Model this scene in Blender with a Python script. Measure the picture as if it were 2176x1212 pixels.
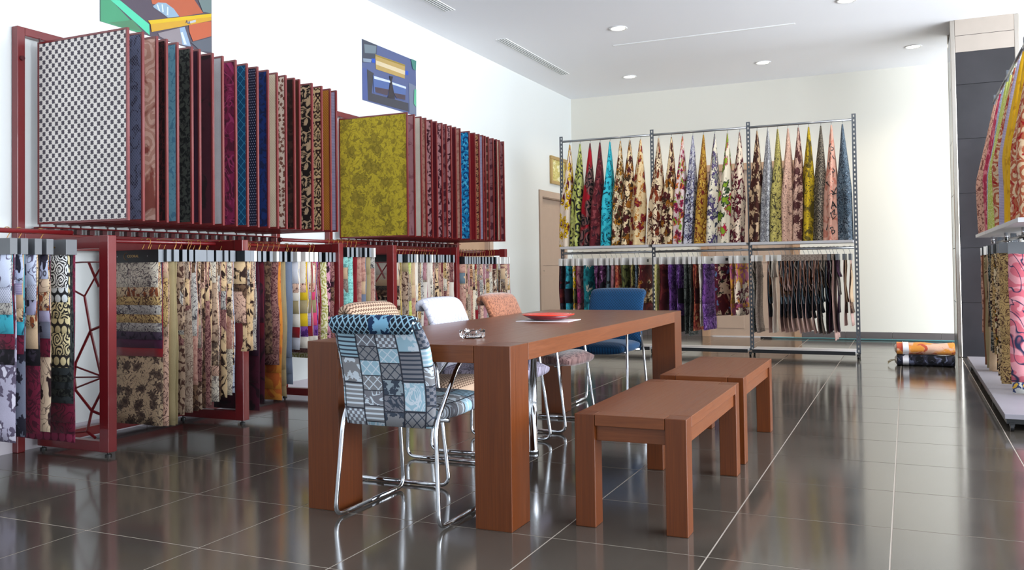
import bpy, math, random
from mathutils import Vector, Matrix
PI = math.pi
S = bpy.context.scene
for o in list(bpy.data.objects): bpy.data.objects.remove(o)
col = S.collection
rnd = random.Random(7)

# ---------------------------------------------------------------- camera, light, exposure
cd = bpy.data.cameras.new('camera'); cam = bpy.data.objects.new('camera', cd); col.objects.link(cam)
cam.matrix_world = Matrix(((0.913800, 0.021637, 0.405588, 0), (0.405940, -0.015443, -0.913769, 0),
                           (-0.013508, 0.999647, -0.022895, 1.043), (0, 0, 0, 1)))
cd.sensor_width = 36; cd.lens = 36 * 1831.564 / 2176
cd.shift_x = -25.39 / 2176; cd.shift_y = -77.63 / 2176
cd.clip_start = .05
S.camera = cam
S.view_settings.view_transform = 'Standard'; S.view_settings.look = 'None'
S.view_settings.gamma = 1; S.view_settings.use_curve_mapping = False
S.view_settings.exposure = 0.5
w = bpy.data.worlds.new('World'); S.world = w; w.use_nodes = True
w.node_tree.nodes['Background'].inputs[0].default_value = (.80, .89, 1, 1)
w.node_tree.nodes['Background'].inputs[1].default_value = 1.2
def area(name, loc, rot, sx, sy, power, color):
    l = bpy.data.lights.new(name, 'AREA'); l.shape = 'RECTANGLE'; l.size = sx; l.size_y = sy
    l.energy = power; l.color = color
    o = bpy.data.objects.new(name, l); o.location = loc; o.rotation_euler = rot; col.objects.link(o); return o
# daylight through the shop windows: right wall, and the shop front behind the camera
for yy, pw in ((-1.2, 50), (2.6, 400), (6.4, 440), (10.2, 300)):
    area('window_light', (5.95, yy, 1.85), (0, PI / 2, 0), 3.1, 3.3, pw, (.87, .94, 1))
for xx in (-2.9, 0.6, 4.1):
    area('window_light', (xx, -3.95, 1.85), (PI / 2, 0, 0), 3.1, 3.1, 8, (.93, .96, 1))

# ---------------------------------------------------------------- helpers
def lin(c):
    return tuple(((v / 255) / 12.92 if v / 255 <= .04045 else ((v / 255 + .055) / 1.055) ** 2.4) for v in c) + (1,)
class NT:
    def __init__(s, name, rough=.8, metal=0, spec=.5):
        s.mat = bpy.data.materials.new(name); s.mat.use_nodes = True
        s.t = s.mat.node_tree; s.b = s.t.nodes['Principled BSDF']
        s.b.inputs['Roughness'].default_value = rough; s.b.inputs['Metallic'].default_value = metal
        s.b.inputs['Specular IOR Level'].default_value = spec
        s.cache = {}
        s.uv = s.t.nodes.new('ShaderNodeTexCoord').outputs['UV']
    def nd(s, ty, **k):
        n = s.t.nodes.new(ty)
        for a, v in k.items(): setattr(n, a, v)
        return n
    def put(s, sock, v):
        if isinstance(v, bpy.types.NodeSocket): s.t.links.new(v, sock)
        elif v is not None: sock.default_value = v
    def m(s, op, a, b=None, c=None, clamp=False):
        n = s.nd('ShaderNodeMath', operation=op, use_clamp=clamp)
        s.put(n.inputs[0], a)
        if b is not None: s.put(n.inputs[1], b)
        if c is not None: s.put(n.inputs[2], c)
        return n.outputs[0]
    def step(s, x, thr, k=12):           # soft threshold, 1 where x > thr
        return s.m('MULTIPLY_ADD', x, k, .5 - thr * k, True)
    def below(s, x, thr, k=12): return s.m('MULTIPLY_ADD', x, -k, .5 + thr * k, True)
    def vec(s, sc, seed=0, rot=0):
        key = ('v', sc, seed, rot)
        if key in s.cache: return s.cache[key]
        n = s.nd('ShaderNodeMapping'); s.put(n.inputs[0], s.uv)
        sx, sy = sc if isinstance(sc, tuple) else (sc, sc)
        n.inputs['Location'].default_value = (seed * 3.37 + .013, seed * 1.71 + .017, 0)
        n.inputs['Rotation'].default_value = (0, 0, rot)
        n.inputs['Scale'].default_value = (1 / sx, 1 / sy, 1)
        s.cache[key] = n.outputs[0]; return n.outputs[0]
    def xy(s, v):
        n = s.nd('ShaderNodeSeparateXYZ'); s.put(n.inputs[0], v); return n.outputs[0], n.outputs[1]
    def comb(s, x, y):
        n = s.nd('ShaderNodeCombineXYZ'); s.put(n.inputs[0], x); s.put(n.inputs[1], y); return n.outputs[0]
    def noise(s, v, sc=1, det=2, dist=0):
        n = s.nd('ShaderNodeTexNoise', noise_dimensions='2D'); s.put(n.inputs['Vector'], v)
        n.inputs['Scale'].default_value = sc; n.inputs['Detail'].default_value = det
        n.inputs['Distortion'].default_value = dist
        return n.outputs[0]
    def cell(s, sc, seed, rndm=.85, warp=.75):
        key = ('c', sc, seed, rndm, warp)
        if key in s.cache: return s.cache[key]
        v = s.vec(sc, seed)
        if warp:                                          # bend the cells so that motifs come out hand-drawn
            w1 = s.m('SUBTRACT', s.noise(v, 2.1, 2), .5); w2 = s.m('SUBTRACT', s.noise(s.vec(sc, seed + 3), 2.1, 2), .5)
            wv = s.nd('ShaderNodeVectorMath', operation='ADD'); s.put(wv.inputs[0], v)
            s.put(wv.inputs[1], s.comb(s.m('MULTIPLY', w1, warp), s.m('MULTIPLY', w2, warp))); v = wv.outputs[0]
        n = s.nd('ShaderNodeTexVoronoi', voronoi_dimensions='2D'); s.put(n.inputs['Vector'], v)
        n.inputs['Scale'].default_value = 1; n.inputs['Randomness'].default_value = rndm
        d = s.nd('ShaderNodeVectorMath', operation='SUBTRACT'); s.put(d.inputs[0], v); s.put(d.inputs[1], n.outputs['Position'])
        x, y = s.xy(d.outputs[0]); ang = s.m('ARCTAN2', y, x)
        c = s.nd('ShaderNodeSeparateColor'); s.put(c.inputs[0], n.outputs['Color'])
        r = (n.outputs['Distance'], ang, c.outputs[0], c.outputs[1]); s.cache[key] = r; return r
    def pat(s, p):
        k = p[0]
        if k == 'blot':                                   # scale, threshold, seed
            return s.step(s.noise(s.vec(p[1], p[3]), 1, 3, .6), p[2])
        if k == 'vine':                                   # scale, width, seed
            v = s.noise(s.vec(p[1], p[3]), 1, 1.2, 2.2)
            return s.below(s.m('ABSOLUTE', s.m('SUBTRACT', v, .5)), p[2], 45)
        if k in ('flor', 'core', 'ring', 'eye', 'odd'):   # scale, petals, seed, size
            d, a, c0, c1 = s.cell(p[1], p[3])
            size = p[4] if len(p) > 4 else .36
            if k == 'core': return s.below(d, size * .38, 25)
            if k == 'eye': return s.below(d, size * .18, 30)
            wob = s.m('MULTIPLY_ADD', s.m('ABSOLUTE', s.m('COSINE', s.m('MULTIPLY_ADD', a, p[2] / 2, s.m('MULTIPLY', c0, 6)))), size * .42, size * .6)
            if k == 'ring': return s.below(s.m('ABSOLUTE', s.m('SUBTRACT', d, s.m('MULTIPLY', wob, .8))), .03, 40)
            f = s.below(s.m('SUBTRACT', d, wob), 0, 22)
            if k == 'odd': return s.m('MULTIPLY', f, s.step(c1, .5, 60))
            return f
        if k == 'leaf':                                   # scale, seed
            d, a, c0, c1 = s.cell((p[1], p[1] * 1.9), p[2] + 5)
            return s.below(d, .3, 20)
        if k == 'swirl':                                  # scale, turns, seed
            d, a, c0, c1 = s.cell(p[1], p[3], .6, .3)
            return s.step(s.m('SINE', s.m('SUBTRACT', s.m('MULTIPLY', d, p[2]), a)), .1, 4)
        if k == 'dam':                                    # scale, threshold, seed
            x, y = s.xy(s.vec(p[1], 0)); 
            v = s.comb(s.m('MULTIPLY_ADD', s.m('PINGPONG', x, .5), 1, p[3]), s.m('MULTIPLY', s.m('FRACT', s.m('MULTIPLY', y, .6)), 1.6))
            return s.step(s.noise(v, 4.2, 2, 1.0), p[2], 16)
        if k == 'lat':                                    # scale, width
            x, y = s.xy(s.vec(p[1], 0))
            f = lambda q: s.m('ABSOLUTE', s.m('SUBTRACT', s.m('FRACT', q), .5))
            return s.below(s.m('MINIMUM', f(s.m('ADD', x, y)), f(s.m('SUBTRACT', x, y))), p[2], 25)
        if k == 'circ':                                   # scale, radius
            x, y = s.xy(s.vec(p[1], 0))
            x = s.m('MULTIPLY_ADD', s.m('FLOOR', y), .5, x)
            dx = s.m('SUBTRACT', s.m('FRACT', x), .5); dy = s.m('SUBTRACT', s.m('FRACT', y), .5)
            r = s.m('SQRT', s.m('ADD', s.m('MULTIPLY', dx, dx), s.m('MULTIPLY', dy, dy)))
            if len(p) > 3: return s.below(s.m('ABSOLUTE', s.m('SUBTRACT', r, p[2])), p[3], 30)
            return s.below(r, p[2], 18)
        if k == 'chk':                                    # scale
            x, y = s.xy(s.vec(p[1], 0))
            q = s.m('MULTIPLY', s.m('SINE', s.m('MULTIPLY', x, PI)), s.m('SINE', s.m('MULTIPLY', y, PI)))
            q2 = s.m('MULTIPLY', s.m('COSINE', s.m('MULTIPLY', x, 4 * PI)), s.m('COSINE', s.m('MULTIPLY', y, 4 * PI)))
            return s.step(s.m('MULTIPLY_ADD', q2, -.22, q), .12, 5)
        if k == 'str':                                    # scale, width, axis
            x, y = s.xy(s.vec(p[1], 0)); q = x if p[3] == 0 else y
            return s.below(s.m('ABSOLUTE', s.m('SUBTRACT', s.m('FRACT', q), .5)), p[2], 14)
        if k == 'zig':                                    # scale, width
            x, y = s.xy(s.vec(p[1], 0))
            return s.below(s.m('ABSOLUTE', s.m('SUBTRACT', s.m('FRACT', s.m('ADD', y, s.m('PINGPONG', x, .5))), .5)), p[2], 10)
        if k == 'letter':                                 # rows of short strokes
            d, a, c0, c1 = s.cell(p[1], p[2], .6)
            return s.m('MULTIPLY', s.below(s.m('ABSOLUTE', s.m('SINE', s.m('ADD', a, s.m('MULTIPLY', c0, 6)))), .3, 8), s.below(d, .38, 25))
        raise ValueError(k)
    def mix(s, f, a, b):
        n = s.nd('ShaderNodeMix', data_type='RGBA'); s.put(n.inputs[0], f)
        s.put(n.inputs[6], a); s.put(n.inputs[7], b); return n.outputs[2]
    def bump(s, h, strength=.3, dist=.002):
        n = s.nd('ShaderNodeBump'); n.inputs['Strength'].default_value = strength; n.inputs['Distance'].default_value = dist
        s.put(n.inputs['Height'], h); s.t.links.new(n.outputs[0], s.b.inputs['Normal'])
MAT = {}
def fab(key, base, layers=(), rough=.85, sheen=.04, tex=.10):
    s = NT(key, rough, 0, .25); c = lin(base); h = None
    for p, cc in layers:
        f = s.pat(p); c = s.mix(f, c, lin(cc)); h = f if h is None else s.m('MAXIMUM', h, f)
    n = s.noise(s.vec(.006, 1), 1, 2)
    big = s.noise(s.vec(.12, 4), 1, 2)
    v = s.m('MULTIPLY_ADD', n, tex * 2, s.m('MULTIPLY_ADD', big, .3, .85 - tex))
    hs = s.nd('ShaderNodeHueSaturation'); s.put(hs.inputs['Color'], c); s.put(hs.inputs['Value'], v)
    s.put(s.b.inputs['Base Color'], hs.outputs[0])
    s.b.inputs['Sheen Weight'].default_value = sheen
    s.bump(n if h is None else s.m('ADD', s.m('MULTIPLY', n, .3), h), .35, .0015)
    MAT[key] = s.mat; return s.mat
def plain(key, c, rough=.5, metal=0, spec=.5, var=.1, **k):
    s = NT(key, rough, metal, spec)
    n = s.noise(s.vec(.15, 2), 1, 3)
    hs = s.nd('ShaderNodeHueSaturation'); s.put(hs.inputs['Color'], lin(c)); s.put(hs.inputs['Value'], s.m('MULTIPLY_ADD', n, var, 1 - var / 2))
    s.put(s.b.inputs['Base Color'], hs.outputs[0])
    for a, v in k.items(): s.b.inputs[a.replace('_', ' ')].default_value = v
    MAT[key] = s.mat; return s.mat

class MB:
    def __init__(s): s.v = []; s.f = []; s.uv = []; s.mi = []
    def face(s, pts, uvs, mi=0):
        i = len(s.v); s.v += [tuple(p) for p in pts]; s.f.append(tuple(range(i, i + len(pts)))); s.uv.append(uvs); s.mi.append(mi)
    def add(s, verts, faces, uvf, mi=0):
        i = len(s.v); s.v += [tuple(p) for p in verts]
        for f in faces:
            s.f.append(tuple(i + k for k in f)); s.uv.append([uvf(k) for k in f]); s.mi.append(mi)
    def box(s, x0, x1, y0, y1, z0, z1, mi=0, uo=(0, 0)):
        P = [(x0, y0, z0), (x1, y0, z0), (x1, y1, z0), (x0, y1, z0), (x0, y0, z1), (x1, y0, z1), (x1, y1, z1), (x0, y1, z1)]
        i = len(s.v); s.v += P
        for f, ax in (((0, 3, 2, 1), 2), ((4, 5, 6, 7), 2), ((0, 1, 5, 4), 1), ((2, 3, 7, 6), 1), ((1, 2, 6, 5), 0), ((3, 0, 4, 7), 0)):
            a, b = [(1, 2), (0, 2), (0, 1)][ax]
            s.f.append(tuple(i + k for k in f)); s.uv.append([(P[k][a] + uo[0], P[k][b] + uo[1]) for k in f]); s.mi.append(mi)
        return s
    def tube(s, path, r, n=8, closed=False, mi=0):
        pts = [Vector(p) for p in path]; N = len(pts); rings = []
        up = Vector((0, 0, 1)); L = 0; ls = []
        prev = None
        for i, p in enumerate(pts):
            a = pts[(i - 1) % N] if (i > 0 or closed) else p
            b = pts[(i + 1) % N] if (i < N - 1 or closed) else p
            t = (b - a).normalized()
            if prev is None:
                ref = up if abs(t.z) < .9 else Vector((1, 0, 0))
                u = t.cross(ref).normalized()
            else:
                u = (prev - t * prev.dot(t)).normalized()
            prev = u; v = t.cross(u)
            rr = r[i] if isinstance(r, (list, tuple)) else r
            rings.append([p + (u * math.cos(2 * PI * k / n) + v * math.sin(2 * PI * k / n)) * rr for k in range(n)])
            if i: L += (p - pts[i - 1]).length
            ls.append(L)
        base = len(s.v)
        for rg in rings: s.v += [tuple(q) for q in rg]
        M = N if closed else N - 1
        for i in range(M):
            j = (i + 1) % N
            for k in range(n):
                k2 = (k + 1) % n
                s.f.append((base + i * n + k, base + i * n + k2, base + j * n + k2, base + j * n + k))
                s.uv.append([(ls[i], k * .01), (ls[i], k * .01 + .01), (ls[j], k * .01 + .01), (ls[j], k * .01)]); s.mi.append(mi)
        if not closed:
            s.f.append(tuple(base + k for k in reversed(range(n)))); s.uv.append([(0, 0)] * n); s.mi.append(mi)
            s.f.append(tuple(base + (N - 1) * n + k for k in range(n))); s.uv.append([(0, 0)] * n); s.mi.append(mi)
        return s
    def lathe(s, prof, c=(0, 0, 0), n=24, mi=0):
        base = len(s.v)
        for r, z in prof:
            for k in range(n):
                a = 2 * PI * k / n; s.v.append((c[0] + r * math.cos(a), c[1] + r * math.sin(a), c[2] + z))
        for i in range(len(prof) - 1):
            for k in range(n):
                k2 = (k + 1) % n
                s.f.append((base + i * n + k, base + i * n + k2, base + (i + 1) * n + k2, base + (i + 1) * n + k))
                s.uv.append([(k * .02, prof[i][1]), (k * .02 + .02, prof[i][1]), (k * .02 + .02, prof[i + 1][1]), (k * .02, prof[i + 1][1])]); s.mi.append(mi)
        return s
    def build(s, name, mat, parent=None, smooth=False, bevel=0, loc=None):
        me = bpy.data.meshes.new(name); me.from_pydata(s.v, [], s.f)
        uvl = me.uv_layers.new(name='UVMap')
        flat = [c for u in s.uv for q in u for c in q]
        uvl.data.foreach_set('uv', flat)
        for mt in (mat if isinstance(mat, (list, tuple)) else [mat]): me.materials.append(mt)
        if any(s.mi): me.polygons.foreach_set('material_index', s.mi)
        if smooth: me.polygons.foreach_set('use_smooth', [True] * len(s.f))
        me.update()
        o = bpy.data.objects.new(name, me); col.objects.link(o)
        if parent: o.parent = parent
        if loc: o.location = loc
        if bevel:
            b = o.modifiers.new('bevel', 'BEVEL'); b.width = bevel; b.segments = 2; b.limit_method = 'ANGLE'; b.harden_normals = False
        return o
def tag(o, label=None, cat=None, group=None, kind=None):
    if label: o['label'] = label
    if cat: o['category'] = cat
    if group: o['group'] = group
    if kind: o['kind'] = kind
    return o
def empty(name, loc, rz=0, label=None, cat=None, group=None):
    o = bpy.data.objects.new(name, None); col.objects.link(o); o.location = loc; o.rotation_euler = (0, 0, rz)
    o.empty_display_size = .1
    return tag(o, label, cat, group)
def struct(o): o['kind'] = 'structure'; return o
def fillet(pts, r=.04, n=5):
    out = []; P = [Vector(p) for p in pts]
    for i, p in enumerate(P):
        if i in (0, len(P) - 1): out.append(p); continue
        a = (P[i - 1] - p); b = (P[i + 1] - p); rr = min(r, a.length * .45, b.length * .45)
        a = p + a.normalized() * rr; b = p + b.normalized() * rr
        for k in range(n + 1):
            t = k / n; out.append(a * (1 - t) ** 2 + p * 2 * t * (1 - t) + b * t * t)
    return out
ORD = ['first', 'second', 'third', 'fourth', 'fifth', 'sixth', 'seventh', 'eighth', 'ninth', 'tenth', 'eleventh', 'twelfth', 'thirteenth',
       'fourteenth', 'fifteenth', 'sixteenth', 'seventeenth', 'eighteenth', 'nineteenth', 'twentieth', 'twenty-first', 'twenty-second',
       'twenty-third', 'twenty-fourth', 'twenty-fifth', 'twenty-sixth', 'twenty-seventh', 'twenty-eighth', 'twenty-ninth', 'thirtieth']
ORD += ['thirty-first', 'thirty-second', 'thirty-third', 'thirty-fourth', 'thirty-fifth', 'thirty-sixth', 'thirty-seventh', 'thirty-eighth', 'thirty-ninth', 'fortieth']

# ---------------------------------------------------------------- materials
plain('wall_paint', (226, 229, 228), .85, var=0); plain('wall_paint_cream', (228, 225, 215), .85, var=0); plain('ceiling_paint', (246, 246, 250), .9, var=0)
plain('red_metal', (112, 22, 26), .32, 0, .6, Coat_Weight=.3); plain('dark_red', (78, 14, 20), .4)
plain('grey_metal', (92, 97, 104), .45, .4); plain('rail_metal', (150, 152, 155), .3, .8); plain('base_grey', (132, 128, 136), .5); plain('shelf_grey', (200, 198, 200), .5)
plain('black_plastic', (16, 17, 20), .35); plain('header_black', (22, 26, 30), .4); plain('header_grey', (98, 100, 104), .4)
plain('header_white', (225, 222, 218), .4); plain('edge_clear', (140, 144, 150), .35)
plain('chrome', (215, 218, 224), .07, 1); plain('brass', (150, 110, 60), .35, .9); plain('steel_trim', (205, 198, 188), .16, 1)
plain('grout', (178, 166, 154), .8); plain('base_tile', (98, 92, 92), .25); plain('white_tile', (205, 198, 205), .3)
plain('door_wood', (188, 164, 146), .5); plain('door_wood_dark', (182, 148, 120), .5); plain('gold_frame', (190, 158, 100), .35, .4)
plain('panel_cream', (178, 166, 155), .4); plain('paper', (238, 236, 240), .6); plain('carton', (196, 160, 122), .7)
plain('teal_cable', (70, 120, 125), .5); plain('orange_plate', (236, 46, 4), .2, 0, .4, Coat_Weight=.2); plain('plate_under', (110, 20, 30), .3)
plain('lamp_trim', (240, 240, 240), .4)
g = NT('crystal', 0.02); g.b.inputs['Transmission Weight'].default_value = 1; g.b.inputs['IOR'].default_value = 1.5
g.put(g.b.inputs['Base Color'], (.97, .98, 1, 1)); MAT['crystal'] = g.mat
g = NT('lamp_glow'); g.b.inputs['Emission Color'].default_value = (1, .93, .8, 1); g.b.inputs['Emission Strength'].default_value = 9; MAT['lamp_glow'] = g.mat
# floor tile: polished dark porcelain with a faint cloudy grain
s = NT('floor_tile', .13, 0, .5); s.b.inputs['IOR'].default_value = 1.8
tc = s.nd('ShaderNodeTexCoord'); 
mp = s.nd('ShaderNodeNewGeometry'); n1 = s.nd('ShaderNodeTexNoise'); n1.inputs['Scale'].default_value = 2.3; n1.inputs['Detail'].default_value = 6
s.put(n1.inputs['Vector'], mp.outputs['Position'])
s.put(s.b.inputs['Base Color'], s.mix(n1.outputs[0], lin((62, 56, 50)), lin((88, 82, 75))))
s.put(s.b.inputs['Roughness'], s.m('MULTIPLY_ADD', n1.outputs[0], .10, .07)); MAT['floor_tile'] = s.mat
s = NT('pillar_tile', .22, 0, .5); s.put(s.b.inputs['Base Color'], s.mix(s.noise(s.vec(.5, 3), 1, 5), lin((36, 35, 38)), lin((56, 54, 58)))); MAT['pillar_tile'] = s.mat
# table wood: stained veneer with fine grain along its length
def wood(key, a, b, sc):
    s = NT(key, .34, 0, .35); v = s.vec(sc, 1); n = s.noise(v, 1, 5, .8); n2 = s.noise(s.vec((sc[0] * .2, sc[1] * .5), 3), 1, 3)
    s.put(s.b.inputs['Base Color'], s.mix(s.m('MULTIPLY_ADD', n2, .5, s.m('MULTIPLY', n, .5)), lin(a), lin(b)))
    s.put(s.b.inputs['Roughness'], s.m('MULTIPLY_ADD', n, .12, .26)); s.bump(n2, .08, .0006); MAT[key] = s.mat
wood('wood_long', (80, 36, 12), (130, 74, 40), (.5, .012)); wood('wood_tall', (62, 24, 4), (118, 60, 22), (.014, .5))
# posters
PRN = {}
def printc(c):
    if c not in PRN: PRN[c] = plain('print_ink', tuple(v * .88 for v in c), .45)
    return PRN[c]
# fabrics
K = (20, 17, 19)
fab('checker', (226, 218, 212), [(('chk', .027), (82, 76, 84))])
fab('denim_blue', (92, 98, 128), [(('blot', .05, .56, 1), (52, 50, 72)), (('lat', .02, .08), (120, 124, 150))])
fab('salmon_circle', (198, 152, 138), [(('swirl', .17, 22, 2), (222, 184, 172)), (('blot', .2, .6, 3), (150, 84, 76))])
fab('maroon_black', (62, 20, 24), [(('dam', .11, .5, 2), (26, 8, 12))])
fab('sky_blue', (110, 160, 182), [(('blot', .03, .58, 2), (84, 132, 160))])
fab('camo_black', (62, 66, 62), [(('blot', .028, .5, 3), (22, 24, 26))])
fab('deep_purple', (58, 28, 48)); fab('plum', (66, 14, 34), [(('blot', .15, .6, 4), (34, 8, 20))], sheen=.12)
fab('pale_grey', (196, 194, 200), [(('str', .008, .15, 0), (174, 172, 180))])
fab('magenta', (130, 26, 74), [(('blot', .09, .52, 5), (84, 14, 46)), (('vine', .2, .03, 2), (158, 50, 100))], sheen=.12)
fab('blue_lattice', (16, 74, 112), [(('lat', .062, .055), (52, 130, 168))])
fab('navy_dot', (28, 30, 56), [(('circ', .018, .22), (150, 150, 175))])
fab('royal_blue', (14, 44, 108), [(('blot', .035, .52, 3), (8, 26, 72))], sheen=.12)
fab('cream_weave', (222, 208, 186), [(('lat', .02, .06), (198, 180, 154))])
fab('cream_dot', (228, 210, 196), [(('flor', .035, 4, 2, .38), (122, 78, 66))])
fab('dark_brown', (44, 24, 22), [(('blot', .05, .55, 6), (70, 42, 36))]); fab('brown', (86, 50, 36))
fab('damask', (192, 164, 132), [(('dam', .2, .47, 3), (30, 20, 20))]); fab('damask_small', (208, 178, 136), [(('dam', .13, .5, 7), (50, 26, 22))])
fab('amber', (184, 122, 48), [(('lat', .02, .1), (142, 88, 30))]); fab('lavender', (176, 168, 194), [(('str', .012, .2, 1), (150, 140, 172))])
fab('mustard_rose', (176, 156, 36), [(('odd', .14, 7, 3, .5), (112, 98, 22)), (('ring', .14, 7, 3, .46), (156, 136, 34)), (('core', .14, 7, 3, .42), (140, 122, 32)), (('blot', .045, .6, 5), (124, 108, 26)), (('vine', .09, .03, 5), (138, 120, 28))], sheen=.12)
fab('mauve', (168, 122, 128), [(('blot', .06, .58, 1), (140, 92, 100))]); fab('stone', (206, 196, 184)); fab('tan_pink', (186, 142, 126), [(('blot', .03, .55, 2), (160, 110, 100))])
fab('mauve_leaf', (196, 146, 150), [(('blot', .05, .53, 8), (72, 26, 40))]); fab('maroon', (88, 10, 26), sheen=.12)
fab('rose_brown', (142, 92, 96), [(('blot', .07, .54, 2), (82, 36, 48))]); fab('azure', (20, 128, 184), [(('circ', .09, .33, .1), (8, 66, 120)), (('blot', .03, .6, 1), (90, 190, 226))])
fab('scroll_tan', (196, 144, 104), [(('dam', .09, .52, 9), (70, 22, 26))]); fab('crimson', (120, 8, 22), sheen=.12)
fab('moss_dot', (88, 62, 52), [(('circ', .05, .3), (166, 124, 108))])
fab('pale_leaf', (186, 196, 222), [(('leaf', .09, 1), (38, 36, 50)), (('vine', .2, .014, 1), (60, 56, 66))]); fab('pale_swirl', (204, 210, 232), [(('vine', .16, .022, 6), (92, 84, 110))])
fab('black_white', (226, 226, 226), [(('swirl', .07, 26, 1), (36, 34, 38))]); fab('white_circles', (34, 34, 38), [(('circ', .055, .42), (214, 220, 226))])
fab('cream_circles', (40, 36, 36), [(('circ', .055, .42), (214, 200, 158))]); fab('cream_black', (214, 200, 158), [(('swirl', .075, 24, 3), (40, 36, 38))])
fab('slate', (52, 58, 62), [(('blot', .06, .55, 3), (26, 30, 34))]); fab('wine', (104, 22, 48), [(('vine', .1, .05, 3), (66, 12, 32))], sheen=.12)
fab('wine_scale', (92, 18, 46), [(('circ', .06, .44), (140, 48, 78))]); fab('beige_leaf', (214, 190, 162), [(('leaf', .1, 4), (44, 26, 30)), (('vine', .2, .012, 2), (80, 60, 56))])
fab('lilac_leaf', (166, 162, 190), [(('leaf', .1, 2), (42, 38, 52))]); fab('lace', (158, 160, 180), [(('lat', .018, .14), (206, 208, 224))])
fab('sand', (196, 166, 134)); fab('teal', (58, 160, 178), [(('blot', .07, .6, 1), (20, 84, 104))]); fab('ink_flower', (108, 112, 128), [(('flor', .11, 6, 2, .44), (34, 32, 44))])
fab('black_floral', (22, 18, 24), [(('blot', .05, .58, 7), (52, 44, 56))]); fab('lilac_daisy', (172, 166, 186), [(('flor', .13, 8, 1, .44), (92, 82, 102)), (('core', .13, 8, 1, .44), (210, 204, 218))])
fab('cream_line', (214, 204, 186), [(('vine', .06, .035, 8), (112, 100, 98)), (('ring', .08, 5, 2, .4), (92, 84, 86))]); fab('rust_leaf', (206, 180, 144), [(('leaf', .05, 3), (142, 74, 40)), (('vine', .06, .03, 4), (80, 56, 56))])
fab('gold_line', (200, 168, 112), [(('vine', .05, .05, 2), (96, 66, 50))]); fab('grey_line', (182, 176, 168), [(('vine', .05, .045, 5), (78, 72, 78))])
fab('beige_rose', (190, 164, 132), [(('flor', .1, 8, 4, .42), (112, 92, 76)), (('ring', .1, 8, 4, .42), (58, 44, 42)), (('core', .1, 8, 4, .42), (70, 54, 48)), (('vine', .07, .025, 3), (84, 68, 60))])
fab('dusk', (76, 62, 80), [(('blot', .05, .52, 2), (40, 34, 46))]); fab('aubergine', (74, 28, 58), sheen=.12); fab('ruby', (136, 6, 22), sheen=.35)
fab('khaki', (160, 144, 108), [(('str', .006, .2, 0), (146, 130, 94))]); fab('taupe_leaf', (166, 140, 118), [(('blot', .035, .54, 4), (72, 46, 38))]); fab('taupe', (168, 148, 130), [(('vine', .05, .05, 9), (112, 90, 78))])
fab('mocha', (112, 84, 64), [(('blot', .03, .5, 6), (60, 38, 30))]); fab('cream_brown', (216, 184, 142), [(('blot', .055, .54, 9), (48, 30, 26))]); fab('ice', (196, 204, 222), [(('vine', .12, .03, 2), (66, 74, 100))])
fab('rosewood', (148, 104, 98), [(('vine', .05, .06, 4), (86, 44, 48))]); fab('orange_cloth', (208, 132, 52), [(('blot', .12, .56, 3), (184, 92, 40))]); fab('sunshine', (204, 170, 30)); fab('steel_blue', (108, 118, 138))
fab('ivory', (224, 214, 200)); fab('lime_damask', (226, 218, 184), [(('swirl', .08, 18, 5), (168, 164, 88))]); fab('mint_damask', (148, 208, 200), [(('dam', .1, .53, 5), (104, 158, 152))]); fab('pink_black', (206, 142, 164), [(('flor', .07, 5, 7, .4), (50, 24, 36))])
fab('hot_pink', (218, 74, 116)); fab('violet', (124, 72, 150), [(('blot', .04, .56, 2), (70, 30, 96))]); fab('night', (30, 22, 34))
# hanging prints on the back and right racks
fab('sunflower', (226, 208, 190), [(('leaf', .12, 2), (92, 14, 26)), (('flor', .13, 6, 2, .46), (206, 166, 18)), (('core', .13, 6, 2, .46), (80, 14, 24)), (('eye', .13, 6, 2, .46), (226, 200, 200))])
fab('lime_scroll', (172, 178, 92), [(('swirl', .17, 16, 2), (34, 36, 34)), (('blot', .12, .6, 3), (190, 196, 120))]); fab('red_scroll', (120, 84, 82), [(('swirl', .16, 18, 5), (24, 20, 24)), (('blot', .3, .54, 6), (158, 16, 34))])
fab('oxblood', (92, 26, 34), [(('blot', .07, .55, 2), (132, 60, 64)), (('blot', .09, .6, 8), (44, 18, 26))]); fab('turquoise', (28, 158, 180), [(('vine', .12, .06, 3), (12, 54, 66)), (('swirl', .2, 12, 3), (58, 184, 200))])
fab('autumn', (228, 208, 172), [(('flor', .1, 6, 5, .5), (96, 24, 20)), (('odd', .1, 6, 5, .42), (190, 128, 22)), (('core', .1, 6, 5, .5), (44, 18, 18)), (('vine', .09, .04, 2), (70, 60, 24))])
fab('autumn_dark', (226, 202, 160), [(('flor', .12, 7, 8, .52), (74, 16, 22)), (('odd', .12, 7, 8, .4), (150, 92, 20)), (('blot', .07, .58, 3), (50, 34, 18))]); fab('paisley', (222, 196, 150), [(('ring', .16, 2, 3, .48), (84, 40, 24)), (('core', .16, 2, 3, .8), (118, 22, 34)), (('blot', .05, .6, 3), (178, 110, 26))])
fab('rust_vine', (228, 206, 172), [(('leaf', .1, 6), (124, 50, 20)), (('vine', .14, .045, 6), (66, 24, 20))]); fab('bouquet', (226, 204, 200), [(('flor', .09, 5, 6, .48), (150, 24, 66)), (('odd', .09, 5, 6, .44), (206, 96, 34)), (('core', .09, 5, 6, .5), (92, 28, 60)), (('blot', .06, .62, 2), (130, 160, 50))])
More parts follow.
